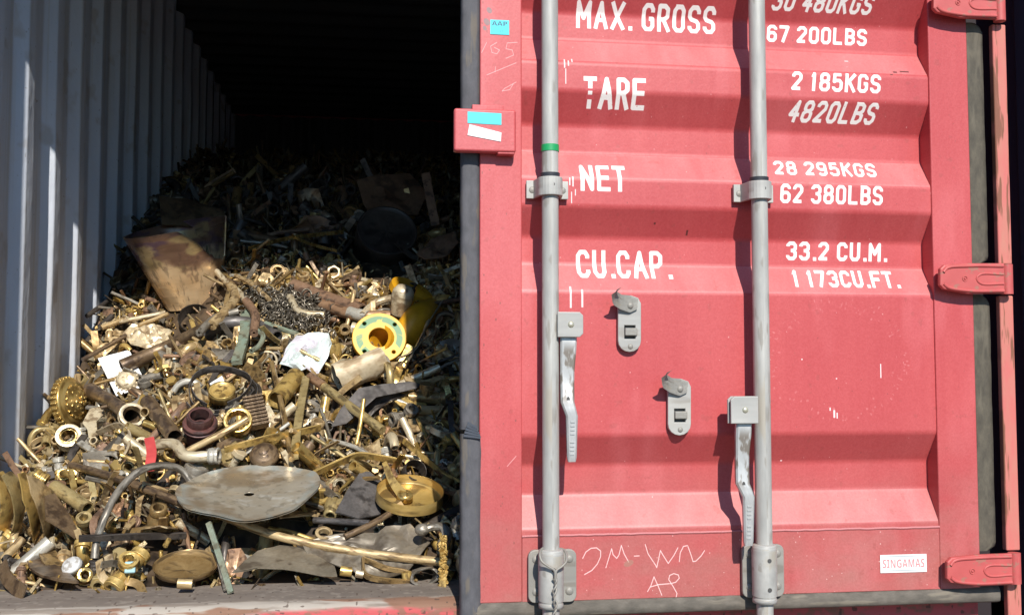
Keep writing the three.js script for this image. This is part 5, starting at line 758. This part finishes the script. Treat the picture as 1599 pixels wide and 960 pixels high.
// metal turnings: a tangle nobody could count
{
  reseed(77); const gs = [];
  for (let i = 0; i < 240; i++) {
    const px = 450 + 78 * (rnd() + rnd() - 1), py = 478 + 34 * (rnd() + rnd() - 1) + (px - 450) * 0.26, c = P2(px, py, 0.02 + 0.05 * rnd()), r = rr(0.006, 0.016), turns = rr(0.7, 2.4), ax = aim(V(rr(-1, 1), rr(-1, 1), rr(-1, 1))), pts = [];
    for (let k = 0; k <= 9; k++) { const a = k / 9 * turns * 6.283; pts.push(V(Math.cos(a) * r, (k / 9 - 0.5) * rr(0.02, 0.04), Math.sin(a) * r).applyQuaternion(ax).add(c)); }
    gs.push(pipeGeo(pts, rr(0.0016, 0.0034), 0, 16, 5));
  }
  const t = mesh('metal_turnings', gs, metal([150, 140, 122], [96, 88, 78], [48, 44, 42], 95, 0.5, 0.5), null); t.userData.kind = 'stuff'; tag(t, 'tangle of dark curled metal turnings at the shadow line', 'metal turnings');
  const cur = [[[338, 424], [352, 440], [372, 456], [388, 478]], [[345, 470], [330, 452], [342, 436], [376, 444]], [[330, 508], [352, 486], [368, 462], [360, 446]], [[310, 520], [340, 494], [372, 486]], [[452, 464], [470, 488], [506, 492]], [[368, 430], [396, 446], [420, 468]], [[394, 512], [410, 524], [404, 540], [392, 548]], [[384, 470], [398, 492], [396, 520]]];
  const cl = ['pale hose starting at the lower edge of the copper drum', 'thin tan wire loop right of the copper drum', 'thick tan hose curving up towards the copper drum', 'grey hose bending over the end of the thick pipe', 'pale curled tube lying on the dark turnings', 'straight tan rod between the drum and the turnings', 'greenish hooked tube left of the plastic sheet', 'pink brown curved tube above the greenish hook'];
  cur.forEach((c, i) => hero(i === 5 ? 'tan_stick' : 'curved_hose', cl[i], i === 5 ? 'scrap rod' : 'scrap hose', [['hose', [pipeGeo(c.map((p) => P2(p[0], p[1], 0.07)), [0.011, 0.0055, 0.017, 0.012, 0.012, 0.008, 0.008, 0.014][i], i === 5 ? 0 : 0.004, 28, 10)], [M.pale, M.brown, M.tan, M.grey, M.pale, M.tan, M.verd, M.rust][i]]], 'the ' + ['pale hose', 'wire loop', 'thick tan hose', 'grey hose', 'pale curl', 'tan stick', 'greenish hook', 'pink brown tube'][i]));
}
// dim things beyond the shadow line
{
  const dk = (px, py, l = 0.08) => S(px, py, l);
  hero('yellow_strip', 'long thin yellow strip lying in the dark behind the drum', 'brass strip', [['strip', [barGeo([dk(388, 388), dk(450, 372), dk(536, 362)], 0.016, 0.004, V(0, 1, 0.4))], M.gold]], 'the long yellow strip');
  hero('yellow_offcut', 'short yellow strip below the long yellow strip in the dark', 'brass strip', [['strip', [barGeo([dk(456, 368), dk(482, 380), dk(526, 392)], 0.012, 0.004, V(0, 1, 0.4))], M.gold]], 'the short yellow strip');
  { const c = dk(604, 362, 0.1), q = aim(V(0.1, 0.5, 0.85)); hero('dark_drum', 'round dark drum dimly seen in the shade behind the heap', 'drum', [['drum', [moved(lathe([[0, 0.0], [0.1, 0.0], [0.115, 0.012], [0.12, 0.012], [0.122, -0.01], [0.122, -0.16], [0, -0.16]], 36), c, q)], M.dark]], 'the dark drum'); }
  hero('brown_box_sheet', 'brown sheet standing in the dark at the back of the heap', 'metal sheet', [['sheet', [sheetGeo(outl([[556, 282], [640, 268], [668, 300], [652, 336], [574, 334]], dAt(610, 330, 0.1) + 0.1, 0.1, -0.3), 0.004, noiseP(0.03, 3, 3), 6)], M.rust]], 'the brown back sheet');
  hero('brown_upright', 'brown upright strip in the dark near the seal', 'metal strip', [['strip', [barGeo([dk(664, 270, 0.3), dk(672, 312, 0.2), dk(680, 352, 0.1)], 0.036, 0.004, V(1, 0, 0.2))], M.rust]], 'the brown upright');
  hero('brown_sheet_low', 'rusty torn sheet in the dark just left of the seal', 'metal sheet', [['sheet', [sheetGeo(outl([[650, 398], [672, 376], [708, 362], [716, 380], [696, 402], [664, 408]], dAt(684, 390, 0.08), 0, -0.3), 0.004, noiseP(0.02, 3, 13), 6)], M.rust]], 'the torn rusty sheet');
  hero('bronze_panel', 'brown metal panel behind the rim of the copper drum', 'metal panel', [['panel', [sheetGeo(outl([[248, 306], [290, 312], [350, 326], [352, 340], [300, 356], [252, 352]], 2.1, 0.1, -0.3), 0.004, noiseP(0.015, 3, 23), 6)], M.brown]], 'the brown panel');
  hero('black_pot', 'black pot tipped open below the copper drum', 'pot', [['pot', [moved(lathe([[0, -0.1], [0.04, -0.1], [0.055, -0.06], [0.06, 0.0], [0.055, 0.0], [0.05, -0.06], [0, -0.085]], 32), dk(304, 497, 0.0), aim(V(0.1, 0.45, 0.9)))], M.dark]], 'the black pot');
}
// ---------------------------------------------------------------- what hides what: a small depth picture, so that loose scrap is not heaped over the big pieces
function depthPicture() {
  const TF = Math.tan(camera.fov * Math.PI / 360), BW = 800, BH = 480, zb = new Float32Array(BW * BH).fill(1e9), ib = new Int32Array(BW * BH).fill(-1), vp = new THREE.Matrix4().multiplyMatrices(new THREE.Matrix4().makePerspective(-0.05 * TF * 1599 / 960, 0.05 * TF * 1599 / 960, 0.05 * TF, -0.05 * TF, 0.05, 400), camera.matrixWorld.clone().invert());
  const draw = (m, mat, id) => {
    const p = m.geometry.attributes.position, ix = m.geometry.index, e = new THREE.Matrix4().multiplyMatrices(vp, mat).elements, n = p.count, X = new Float32Array(n), Y = new Float32Array(n), Z = new Float32Array(n);
    for (let i = 0; i < n; i++) { const x = p.getX(i), y = p.getY(i), z = p.getZ(i), w = e[3] * x + e[7] * y + e[11] * z + e[15]; Z[i] = w; X[i] = ((e[0] * x + e[4] * y + e[8] * z + e[12]) / w * 0.5 + 0.5) * BW; Y[i] = (0.5 - (e[1] * x + e[5] * y + e[9] * z + e[13]) / w * 0.5) * BH; }
    const T = (ix ? ix.count : n) / 3;
    for (let t = 0; t < T; t++) {
      const a = ix ? ix.getX(t * 3) : t * 3, b = ix ? ix.getX(t * 3 + 1) : t * 3 + 1, c = ix ? ix.getX(t * 3 + 2) : t * 3 + 2; if (Z[a] < 0.1 || Z[b] < 0.1 || Z[c] < 0.1) continue;
      const x0 = Math.max(0, Math.ceil(Math.min(X[a], X[b], X[c]) - 0.5)), x1 = Math.min(BW - 1, Math.floor(Math.max(X[a], X[b], X[c]) - 0.5)), y0 = Math.max(0, Math.ceil(Math.min(Y[a], Y[b], Y[c]) - 0.5)), y1 = Math.min(BH - 1, Math.floor(Math.max(Y[a], Y[b], Y[c]) - 0.5)); if (x1 < x0 || y1 < y0) continue;
      const D = (Y[b] - Y[c]) * (X[a] - X[c]) + (X[c] - X[b]) * (Y[a] - Y[c]); if (Math.abs(D) < 1e-9) continue;
      for (let y = y0; y <= y1; y++) for (let x = x0; x <= x1; x++) { const u = ((Y[b] - Y[c]) * (x + 0.5 - X[c]) + (X[c] - X[b]) * (y + 0.5 - Y[c])) / D, v = ((Y[c] - Y[a]) * (x + 0.5 - X[c]) + (X[a] - X[c]) * (y + 0.5 - Y[c])) / D; if (u < 0 || v < 0 || u + v > 1) continue; const z = u * Z[a] + v * Z[b] + (1 - u - v) * Z[c], k = y * BW + x; if (z < zb[k]) { zb[k] = z; ib[k] = id; } }
    }
  };
  const drawAll = (o, id) => { o.updateMatrixWorld(true); o.traverse((m) => { if (!m.isMesh) return; if (m.isInstancedMesh) { const q = new THREE.Matrix4(); for (let i = 0; i < m.count; i++) { m.getMatrixAt(i, q); draw(m, q.premultiply(m.matrixWorld), id); } } else draw(m, m.matrixWorld, id); }); };
  const project = (p) => { const e = vp.elements, w = e[3] * p.x + e[7] * p.y + e[11] * p.z + e[15]; return [((e[0] * p.x + e[4] * p.y + e[8] * p.z + e[12]) / w * 0.5 + 0.5) * BW, (0.5 - (e[1] * p.x + e[5] * p.y + e[9] * p.z + e[13]) / w * 0.5) * BH, w]; };
  return { BW, BH, zb, ib, drawAll, project };
}
const heroPicture = depthPicture();
HEROES.forEach((h, i) => heroPicture.drawAll(h.o, i));
const VOIDS = [[310, 800, 560, 852, 0.9], [385, 884, 528, 908, 0.95], [180, 800, 330, 834, 0.35]];
// would a piece of radius r at p stand in front of a big piece, or fill one of the hollows
function inTheWay(p, r) {
  const { BW, BH, zb, ib, project } = heroPicture, [x, y, w] = project(p), k = r / w * 1635 / 2;
  for (const [x0, y0, x1, y1, c] of VOIDS) if (x * 2 > x0 && x * 2 < x1 && y * 2 > y0 && y * 2 < y1 && rnd() < c) return true;
  let n = 0, t = 0; for (let j = -2; j <= 2; j++) for (let i = -2; i <= 2; i++) { const X = Math.round(x + i * k * 0.45), Y = Math.round(y + j * k * 0.45); if (X < 0 || Y < 0 || X >= BW || Y >= BH) continue; t++; const q = Y * BW + X; if (ib[q] >= 0 && zb[q] > w - 0.05) n++; }
  return t && n / t > 0.13;
}
// ---------------------------------------------------------------- bed of the heap and the countless small bits
reseed(4242);
{
  const NX = 110, NZ = 200, P = [], UVs = [], I = [];
  for (let j = 0; j <= NZ; j++) for (let i = 0; i <= NX; i++) { const x = -1.168 + 2.336 * i / NX, z = -0.17 - 5.6 * (j / NZ) ** 1.25, h = heapH(x, z) - 0.03 + 0.03 * (vnoise(x * 26, z * 26, 5) - 0.5); P.push(x, Math.max(h, -0.01), z); UVs.push(x * 3, z * 3); }
  for (let j = 0; j < NZ; j++) for (let i = 0; i < NX; i++) { const a = j * (NX + 1) + i, n = NX + 1; I.push(a, a + 1, a + n, a + 1, a + n + 1, a + n); }
  const bed = mesh('scrap_bed', quick(P, UVs, I), metal([96, 78, 58], [66, 54, 42], [36, 30, 26], 97, 0.2, 0.8), null); bed.userData.kind = 'stuff'; tag(bed, 'dark packed metal scrap under the loose pieces of the heap', 'scrap heap');
}
const BIT = [
  pipeGeo([V(0, -0.5, 0), V(0, 0.5, 0)], 0.32, 0.22, 1, 9), hexGeo(0.5, 0.42, 0.26), pipeGeo([V(-0.5, 0, 0), V(-0.05, 0, 0), V(0.2, 0.1, 0), V(0.3, 0.5, 0)], 0.2, 0, 7, 7), pipeGeo([V(-1.8, 0, 0), V(0, 0.12, 0.1), V(1.8, 0, 0)], 0.11, 0, 6, 6), ringGeo(0.32, 0.5, 0.4, 12), barGeo([V(-1.4, 0, 0), V(0, 0.2, 0), V(1.4, -0.1, 0)], 0.3, 0.07, V(0, 0, 1), 6),
  sheetGeo(rag(7, 0.7, 0.5, 0.3, 9), 0.06, noiseP(0.14, 3, 3), 2, 0, 1), lathe([[0, 0.5], [0.2, 0.5], [0.22, 0.2], [0.42, 0.18], [0.42, -0.1], [0.26, -0.14], [0.26, -0.5], [0, -0.5]], 9),
].map((g) => { const f = flat(g); f.computeBoundingSphere(); return f; });
{
  const bitMat = metal([236, 226, 204], [206, 194, 168], [130, 116, 96], 98, 0.4, 0.6), cols = [[0.62, 0.5, 0.3], [0.74, 0.64, 0.46], [0.66, 0.46, 0.16], [0.34, 0.24, 0.15], [0.42, 0.38, 0.33], [0.66, 0.63, 0.56], [0.5, 0.3, 0.2], [0.16, 0.13, 0.11], [0.78, 0.56, 0.2]];
  const m4 = new THREE.Matrix4(), q = new THREE.Quaternion(), e = new THREE.Euler(), c = new THREE.Color(), o = new THREE.Group(); o.name = 'small_scrap'; o.userData.kind = 'stuff';
  BIT.forEach((g, b) => {
    const N = b === 3 || b === 5 ? 2300 : 1150, im = new THREE.InstancedMesh(g, bitMat, N); im.name = 'small_scrap_bits'; im.castShadow = im.receiveShadow = true;
    for (let i = 0; i < N; i++) {
      const t = rnd(), d = t < 0.62 ? 0.22 + 1.75 * Math.pow(rnd(), 0.9) : 1.9 + 2.6 * rnd() ** 1.3, x = lerp(-1.15, t < 0.62 ? 0.2 : 0.5, rnd()), s = d < 1.95 ? rr(0.013, 0.036) : rr(0.02, 0.06);
      let y = heapH(x, -d) + rr(-0.03, 0.016) * (d < 0.4 ? 0.6 : 1); q.setFromEuler(e.set(rnd() * 6.28, rnd() * 6.28, rnd() * 6.28)); if (inTheWay(V(x, y + s * 0.5, -d), s * 0.6)) y = heapH(x, -d) - 0.06; m4.compose(V(x, Math.max(y, -0.05), -d), q, V(s, s * rr(0.7, 1.5), s)); im.setMatrixAt(i, m4); const k = pick(cols), f = rr(0.6, 1.05) * (d > 2 ? 0.4 : 1); im.setColorAt(i, c.setRGB(k[0] * f, k[1] * f, k[2] * f));  // bits far inside get a dimmer colour, painting in the shade there
    }
    o.add(im);
  });
  tag(o, 'countless small brass fittings and offcuts filling the gaps of the heap', 'small scrap');
}

// ---------------------------------------------------------------- fittings one can count
const turn = (pts, n = 7) => pts;
const arc = (r, a0, a1, n = 8) => Array.from({ length: n + 1 }, (_, i) => { const a = lerp(a0, a1, i / n); return V(Math.cos(a) * r, Math.sin(a) * r, 0); });
const collar = (p, dir, ri, ro, h) => moved(ringGeo(ri, ro, h, 18, 0), p, aim(dir));
const KIND = {
  elbow: { name: 'pipe_elbow', phrase: 'elbow fitting', n: 60, cat: 'pipe elbow', make: (i) => { const r = rr(0.011, 0.018), R = r * rr(1.4, 2); return [[[pipeGeo(arc(R, 0, Math.PI * rr(0.42, 0.55)), r, r * 0.72, 12, 12), collar(V(R, -r * 0.4, 0), V(0, 1, 0), r * 0.72, r * 1.28, r * 1.2), collar(V(-r * 0.2, R, 0), V(1, 0, 0), r * 0.72, r * 1.28, r * 1.1)]]]; } },
  tee: { name: 'pipe_tee', phrase: 'tee fitting', n: 45, cat: 'pipe tee', make: () => { const r = rr(0.010, 0.016), L = r * rr(2.2, 3); return [[[pipeGeo([V(-L, 0, 0), V(L, 0, 0)], r, r * 0.7, 4, 14), pipeGeo([V(0, 0, 0), V(0, L * 0.85, 0)], r * 0.95, r * 0.68, 3, 14), collar(V(-L, 0, 0), V(1, 0, 0), r * 0.7, r * 1.3, r), collar(V(L, 0, 0), V(1, 0, 0), r * 0.7, r * 1.3, r), collar(V(0, L * 0.8, 0), V(0, 1, 0), r * 0.68, r * 1.25, r)]]]; } },
  nut: { name: 'hex_nut', phrase: 'hexagon nut', n: 50, cat: 'nut', make: () => { const r = rr(0.013, 0.024); return [[[hexGeo(r, r * rr(0.6, 1.1), r * 0.62)]]]; } },
  coupling: { name: 'pipe_coupling', phrase: 'round coupling', n: 60, cat: 'pipe coupling', make: () => { const r = rr(0.013, 0.027); return [[[ringGeo(r * 0.74, r, r * rr(0.8, 1.7), 20, pick([0, 2, 3])), ...(rnd() < 0.5 ? [ringGeo(r * 0.72, r * 1.2, r * 0.4, 20).translate(0, r * 0.3, 0)] : [])]]]; } },
  valve: { name: 'valve', phrase: 'valve', n: 50, cat: 'valve', make: () => { const r = rr(0.012, 0.017); const b = [lathe([[r * 0.7, r * 2.4], [r * 1.1, r * 2.4], [r * 1.1, r * 1.5], [r * 0.9, r * 1.4], [r * 1.35, r * 0.8], [r * 1.35, -r * 0.8], [r * 0.9, -r * 1.4], [r * 1.1, -r * 1.5], [r * 1.1, -r * 2.4], [r * 0.7, -r * 2.4], [r * 0.7, -r], [r * 0.7, r], [r * 0.7, r * 2.4]], 16), moved(hexGeo(r * 0.85, r * 1.1, 0), V(r * 1.6, 0, 0), aim(V(1, 0, 0)))]; const h = [barGeo([V(r * 2.3, -r * 0.6, 0), V(r * 2.4, r, 0), V(r * 2.8, r * 3, 0)], r * 0.9, r * 0.25, V(0, 0, 1), 6), moved(hexGeo(r * 0.5, r * 0.6, 0), V(r * 2.4, 0, 0), aim(V(1, 0, 0)))]; return [[b], [h, 'valve_lever']]; } },
  offcut: { name: 'pipe_offcut', phrase: 'pipe offcut', n: 140, cat: 'pipe offcut', make: () => { const r = rr(0.008, 0.016), L = rr(0.03, 0.085); return [[[pipeGeo([V(-L, 0, 0), V(0, 0, rr(-0.004, 0.004)), V(L, 0, 0)], r, r * 0.8, 6, 14)]]]; } },
  strip: { name: 'metal_strip', phrase: 'bent strip', n: 230, cat: 'metal strip', make: () => { const L = rr(0.04, 0.1); return [[[barGeo([V(-L, rr(-0.02, 0.02), 0), V(-L * 0.3, 0, rr(-0.01, 0.01)), V(L * 0.3, rr(-0.01, 0.02), 0), V(L, rr(-0.02, 0.02), rr(-0.02, 0.02))], rr(0.010, 0.024), rr(0.002, 0.005), V(0, 0.2, 1), 14)]]]; } },
  bolt: { name: 'bolt', phrase: 'bolt', n: 60, cat: 'bolt', make: () => { const r = rr(0.005, 0.009), L = rr(0.03, 0.06); return [[[new THREE.CylinderGeometry(r, r, L, 12), hexGeo(r * 1.9, r * 1.4, 0).translate(0, L / 2, 0)]]]; } },
  cap: { name: 'pipe_plug', phrase: 'round plug', n: 40, cat: 'pipe plug', make: () => { const r = rr(0.015, 0.03), h = r * rr(0.5, 1.1); return [[[lathe([[0, h / 2], [r * 0.7, h / 2], [r * 0.95, h * 0.36], [r, h * 0.2], [r, -h / 2], [r * 0.86, -h / 2], [r * 0.84, h * 0.2], [0, h * 0.3]], 22)]]]; } },
  ring: { name: 'metal_ring', phrase: 'ring', n: 60, cat: 'ring', make: () => { const r = rr(0.018, 0.036); return [[[ringGeo(r * 0.8, r, r * rr(0.25, 0.6), 26)]]]; } },
  casting: { name: 'casting', phrase: 'lumpy casting', n: 120, cat: 'casting', make: (i) => { const g = mergeVertices(new RoundedBoxGeometry(rr(0.03, 0.055), rr(0.02, 0.032), rr(0.018, 0.03), 4, 0.008).deleteAttribute('uv').deleteAttribute('normal')), p = g.attributes.position, s = i * 7 + 3; for (let k = 0; k < p.count; k++) { const x = p.getX(k), y = p.getY(k), z = p.getZ(k), f = 1 + 0.75 * (fbm(x * 50 + s, y * 50 + z * 70 + s, 5, 3) - 0.5); p.setXYZ(k, x * f, y * f, z * f); } g.setAttribute('uv', new THREE.Float32BufferAttribute(Array.from({ length: p.count * 2 }, (_, k) => (k % 2 ? p.getY(k >> 1) + p.getZ(k >> 1) : p.getX(k >> 1)) * 14), 2)); g.computeVertexNormals(); const L = rr(0.02, 0.035); return [[[g, ...(i % 2 ? [pipeGeo([V(0, 0, 0), V(L, 0.006, 0)], 0.009, 0.006, 3, 10), collar(V(L, 0.006, 0), V(1, 0, 0), 0.006, 0.0125, 0.012)] : [hexGeo(0.012, 0.05, 0.006)])]]]; } },
  plate: { name: 'plate_scrap', phrase: 'torn plate', n: 150, cat: 'plate scrap', make: (i) => { const r = rr(0.03, 0.06); return [[[sheetGeo(rag(8, r, r * rr(0.45, 0.9), 0.25, i + 3), rr(0.0015, 0.003), noiseP(r * 0.22, 2.5, i), 4, 0, 2)]]]; } },
  spout: { name: 'tap_spout', phrase: 'curved spout', n: 80, cat: 'tap spout', make: () => { const r = rr(0.008, 0.013), R = rr(0.025, 0.045); return [[[pipeGeo([V(R, -R * 0.8, 0), ...arc(R, 0, Math.PI * rr(0.5, 0.9), 6), ], r, r * 0.7, 18, 12, (t) => 1.25 - 0.4 * t), collar(V(R, -R * 0.8, 0), V(0, 1, 0), r * 0.7, r * 1.7, r * 1.3)]]]; } },
  wheel: { name: 'spoked_ring', phrase: 'spoked ring', n: 14, cat: 'spoked ring', make: () => { const r = rr(0.02, 0.032); return [[[new THREE.TorusGeometry(r, r * 0.14, 8, 26).rotateX(Math.PI / 2), ...[0, 1, 2, 3].map((k) => new THREE.BoxGeometry(r, r * 0.14, r * 0.2).translate(r / 2, 0, 0).rotateY(k * Math.PI / 2)), new THREE.CylinderGeometry(r * 0.28, r * 0.28, r * 0.45, 12)]]]; } },
  rod: { name: 'scrap_rod', phrase: 'rod', n: 260, cat: 'rod', make: () => { const r = rr(0.0035, 0.007), L = rr(0.05, 0.15); return [[[pipeGeo([V(-L, 0, 0), V(-L * 0.2, rr(-0.012, 0.012), 0), V(L, rr(-0.012, 0.012), rr(-0.02, 0.02))], r, 0, 10, 8)]]]; } },
  bush: { name: 'threaded_nipple', phrase: 'threaded nipple', n: 60, cat: 'pipe nipple', make: () => { const r = rr(0.010, 0.016), L = rr(0.016, 0.026); const pts = [[r * 0.7, -L], [r, -L]]; for (let k = 0; k < 6; k++) pts.push([r, lerp(-L, L * 0.1, k / 6)], [r * 0.9, lerp(-L, L * 0.1, (k + 0.5) / 6)]); pts.push([r * 0.95, L * 0.1], [r * 0.95, L], [r * 0.7, L], [r * 0.7, -L]); return [[[toCreasedNormals(lathe(pts, 16), 0.6), hexGeo(r * 1.4, L * 0.6, r * 0.72).translate(0, L * 0.4, 0)]]]; } },
};
const PAL = ['tan', 'tan', 'tan', 'tan', 'tan', 'tan', 'pale', 'pale', 'pale', 'yellow', 'yellow', 'yellow', 'brown', 'brown', 'grey', 'grey', 'zinc', 'copper', 'bronze', 'bronze', 'bronze', 'olive', 'olive', 'rust', 'dark', 'gold', 'gold'];
const DEEPPAL = ['brown', 'dark', 'dark', 'slate', 'rust', 'bronze', 'brown', 'slate', 'grey', 'olive'];  // darker tones for pieces far inside, interior shade put into their colour
const FILL = [];
{
  const PR = {}; for (const [k, K] of Object.entries(KIND)) PR[k] = Array.from({ length: 5 }, (_, i) => K.make(i).map(([gs, n]) => [merged(gs), n]));
  const kinds = Object.entries(KIND).flatMap(([k, K]) => Array(K.n).fill(k)); for (let i = kinds.length - 1; i > 0; i--) { const j = Math.floor(rnd() * (i + 1)); [kinds[i], kinds[j]] = [kinds[j], kinds[i]]; }
  const put = [];
  const firsts = new Map();
  for (const k of kinds) {
    const deep = rnd() < 0.17; let x = 0, d = 0, ok = false;
    for (let tr = 0; tr < 40 && !ok; tr++) { d = deep ? rr(1.9, 3.3) : 0.2 + 1.75 * Math.pow(rnd(), 0.85); x = rr(-1.14, 0.12); const mn = (tr < 20 ? 0.034 : 0.025) * (deep ? 1.5 : 1); const hh = heapH(x, -d) + 0.02; ok = !inTheWay(V(x, hh, -d), 0.036) && !put.some((p) => Math.abs(p[0] - x) < mn && Math.abs(p[1] - d) < mn && (p[0] - x) ** 2 + (p[1] - d) ** 2 < mn * mn); }
    if (!ok) continue;
    put.push([x, d]);
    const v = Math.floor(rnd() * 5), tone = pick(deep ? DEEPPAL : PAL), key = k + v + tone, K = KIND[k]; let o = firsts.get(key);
    if (o) o = o.clone(); else { const parts = PR[k][v]; o = mesh(K.name, parts[0][0], M[tone]); for (const [g, n] of parts.slice(1)) mesh(n, g, M[tone], o); firsts.set(key, o); o = o.clone(); }
    o.name = K.name;
    const p = V(x, 0, -d), n = heapH(x, -d); p.y = n + (rnd() < 0.5 ? rr(-0.005, 0.012) : rr(0.008, 0.03)); if (d < 0.42) p.y = Math.max(n, 0) + rr(0.008, 0.028);
    o.position.copy(p); o.quaternion.setFromEuler(new THREE.Euler(rr(-0.7, 0.7) + (rnd() < 0.3 ? 1.5 : 0.45), rnd() * 6.28, rr(-0.7, 0.7))); o.scale.setScalar(deep ? rr(1.2, 1.9) : rr(0.85, 1.15));
    FILL.push({ o, k, tone });
  }
}
// ---------------------------------------------------------------- tell the fittings apart; leave out those that nothing shows of
{
  const { BW, BH, zb, ib, drawAll } = depthPicture();
  for (const o of scene.children) if ((o.isMesh || o.isGroup) && o.name !== 'ground' && o.name !== 'sky') drawAll(o, -1);
  HEROES.forEach((h, i) => drawAll(h.o, 10000 + i));
  FILL.forEach((f, i) => drawAll(f.o, i));
  const cnt = new Map(), sx = new Map(), sy = new Map(); for (let k = 0; k < ib.length; k++) { const i = ib[k]; if (i < 0) continue; cnt.set(i, (cnt.get(i) || 0) + 1); sx.set(i, (sx.get(i) || 0) + k % BW); sy.set(i, (sy.get(i) || 0) + Math.floor(k / BW)); }
  const marks = HEROES.map((h, i) => ({ phrase: h.phrase, n: cnt.get(10000 + i) || 0, x: sx.get(10000 + i) / cnt.get(10000 + i), y: sy.get(10000 + i) / cnt.get(10000 + i) })).filter((m) => m.n > 30);
  globalThis.console.log('heroes hidden:', HEROES.filter((h, i) => (cnt.get(10000 + i) || 0) < 12).map((h) => h.o.name).join(', '), ' fill shown', FILL.filter((f, i) => (cnt.get(i) || 0) >= 4).length);
  const shown = []; FILL.forEach((f, i) => { const n = cnt.get(i) || 0; if (n >= 4) shown.push({ ...f, n, x: sx.get(i) / n, y: sy.get(i) / n }); });
  const by = new Map();
  for (const s of shown) {
    let best = null, bd = 1e9; for (const m of marks) { const q = Math.hypot(m.x - s.x, m.y - s.y) - Math.sqrt(m.n) * 0.25; if (q < bd) { bd = q; best = m; } }
    const dx = s.x - best.x, dy = s.y - best.y, ax = Math.abs(dx), ay = Math.abs(dy); s.d = Math.hypot(dx, dy);
    s.dir = ax > 2.2 * ay ? (dx < 0 ? 'left of' : 'right of') : ay > 2.2 * ax ? (dy < 0 ? 'above' : 'below') : (dy < 0 ? 'above' : 'below') + ' and ' + (dx < 0 ? 'left of' : 'right of');
    s.text = TONE[s.tone] + ' ' + KIND[s.k].phrase + ' ' + s.dir + ' ' + best.phrase; (by.get(s.text) || by.set(s.text, []).get(s.text)).push(s);
  }
  const ORD = ['nearest', 'second nearest', 'third nearest', 'fourth nearest', 'fifth nearest', 'sixth nearest'];
  for (const list of by.values()) { list.sort((a, b) => a.d - b.d); list.forEach((s, i) => tag(s.o, (list.length > 1 ? (ORD[i] || 'farthest') + ' ' : '') + s.text, KIND[s.k].cat, 'loose ' + KIND[s.k].phrase + (KIND[s.k].phrase.endsWith('s') ? '' : 's') + ' in the scrap heap')); }
}
tag(container, 'red steel shipping container with closed right door and open dark left side full of scrap', 'shipping container');
// ---------------------------------------------------------------- neighbour beyond the hinge post
{
  const navy = new THREE.MeshStandardMaterial({ color: new THREE.Color().setRGB(0.03, 0.04, 0.085), roughness: 0.7 });
  const nb = new THREE.Group(); nb.name = 'neighbouring_container';
  const prof = rounded(Array.from({ length: 46 }, (_, i) => [[1.33 + (i % 2) * 0.036, -0.16 - i * 0.14], [1.33 + (i % 2) * 0.036, -0.23 - i * 0.14]]).flat());
  mesh('side_wall', profileSheet(prof, -0.1, 2.4, 2, (x, z, y) => [x, y, z]), navy, nb);
  mesh('corner_post', bx(1.32, 1.45, -0.17, 2.45, -0.16, 0.0, 0.008), navy, nb);
  mesh('roof', bx(1.32, 3.72, 2.4, 2.45, -6.6, -0.02), navy, nb);
  mesh('end_wall', bx(1.45, 3.72, -0.15, 2.4, -0.1, -0.05), navy, nb);
  mesh('side_wall', bx(3.68, 3.72, -0.15, 2.4, -6.6, -0.1), navy, nb);
  mesh('side_wall', bx(1.37, 3.68, -0.15, 2.4, -6.64, -6.6), navy, nb);
  tag(nb, 'dark navy container in shade just right of the red hinge post', 'shipping container');
}
renderer.render(scene, camera);
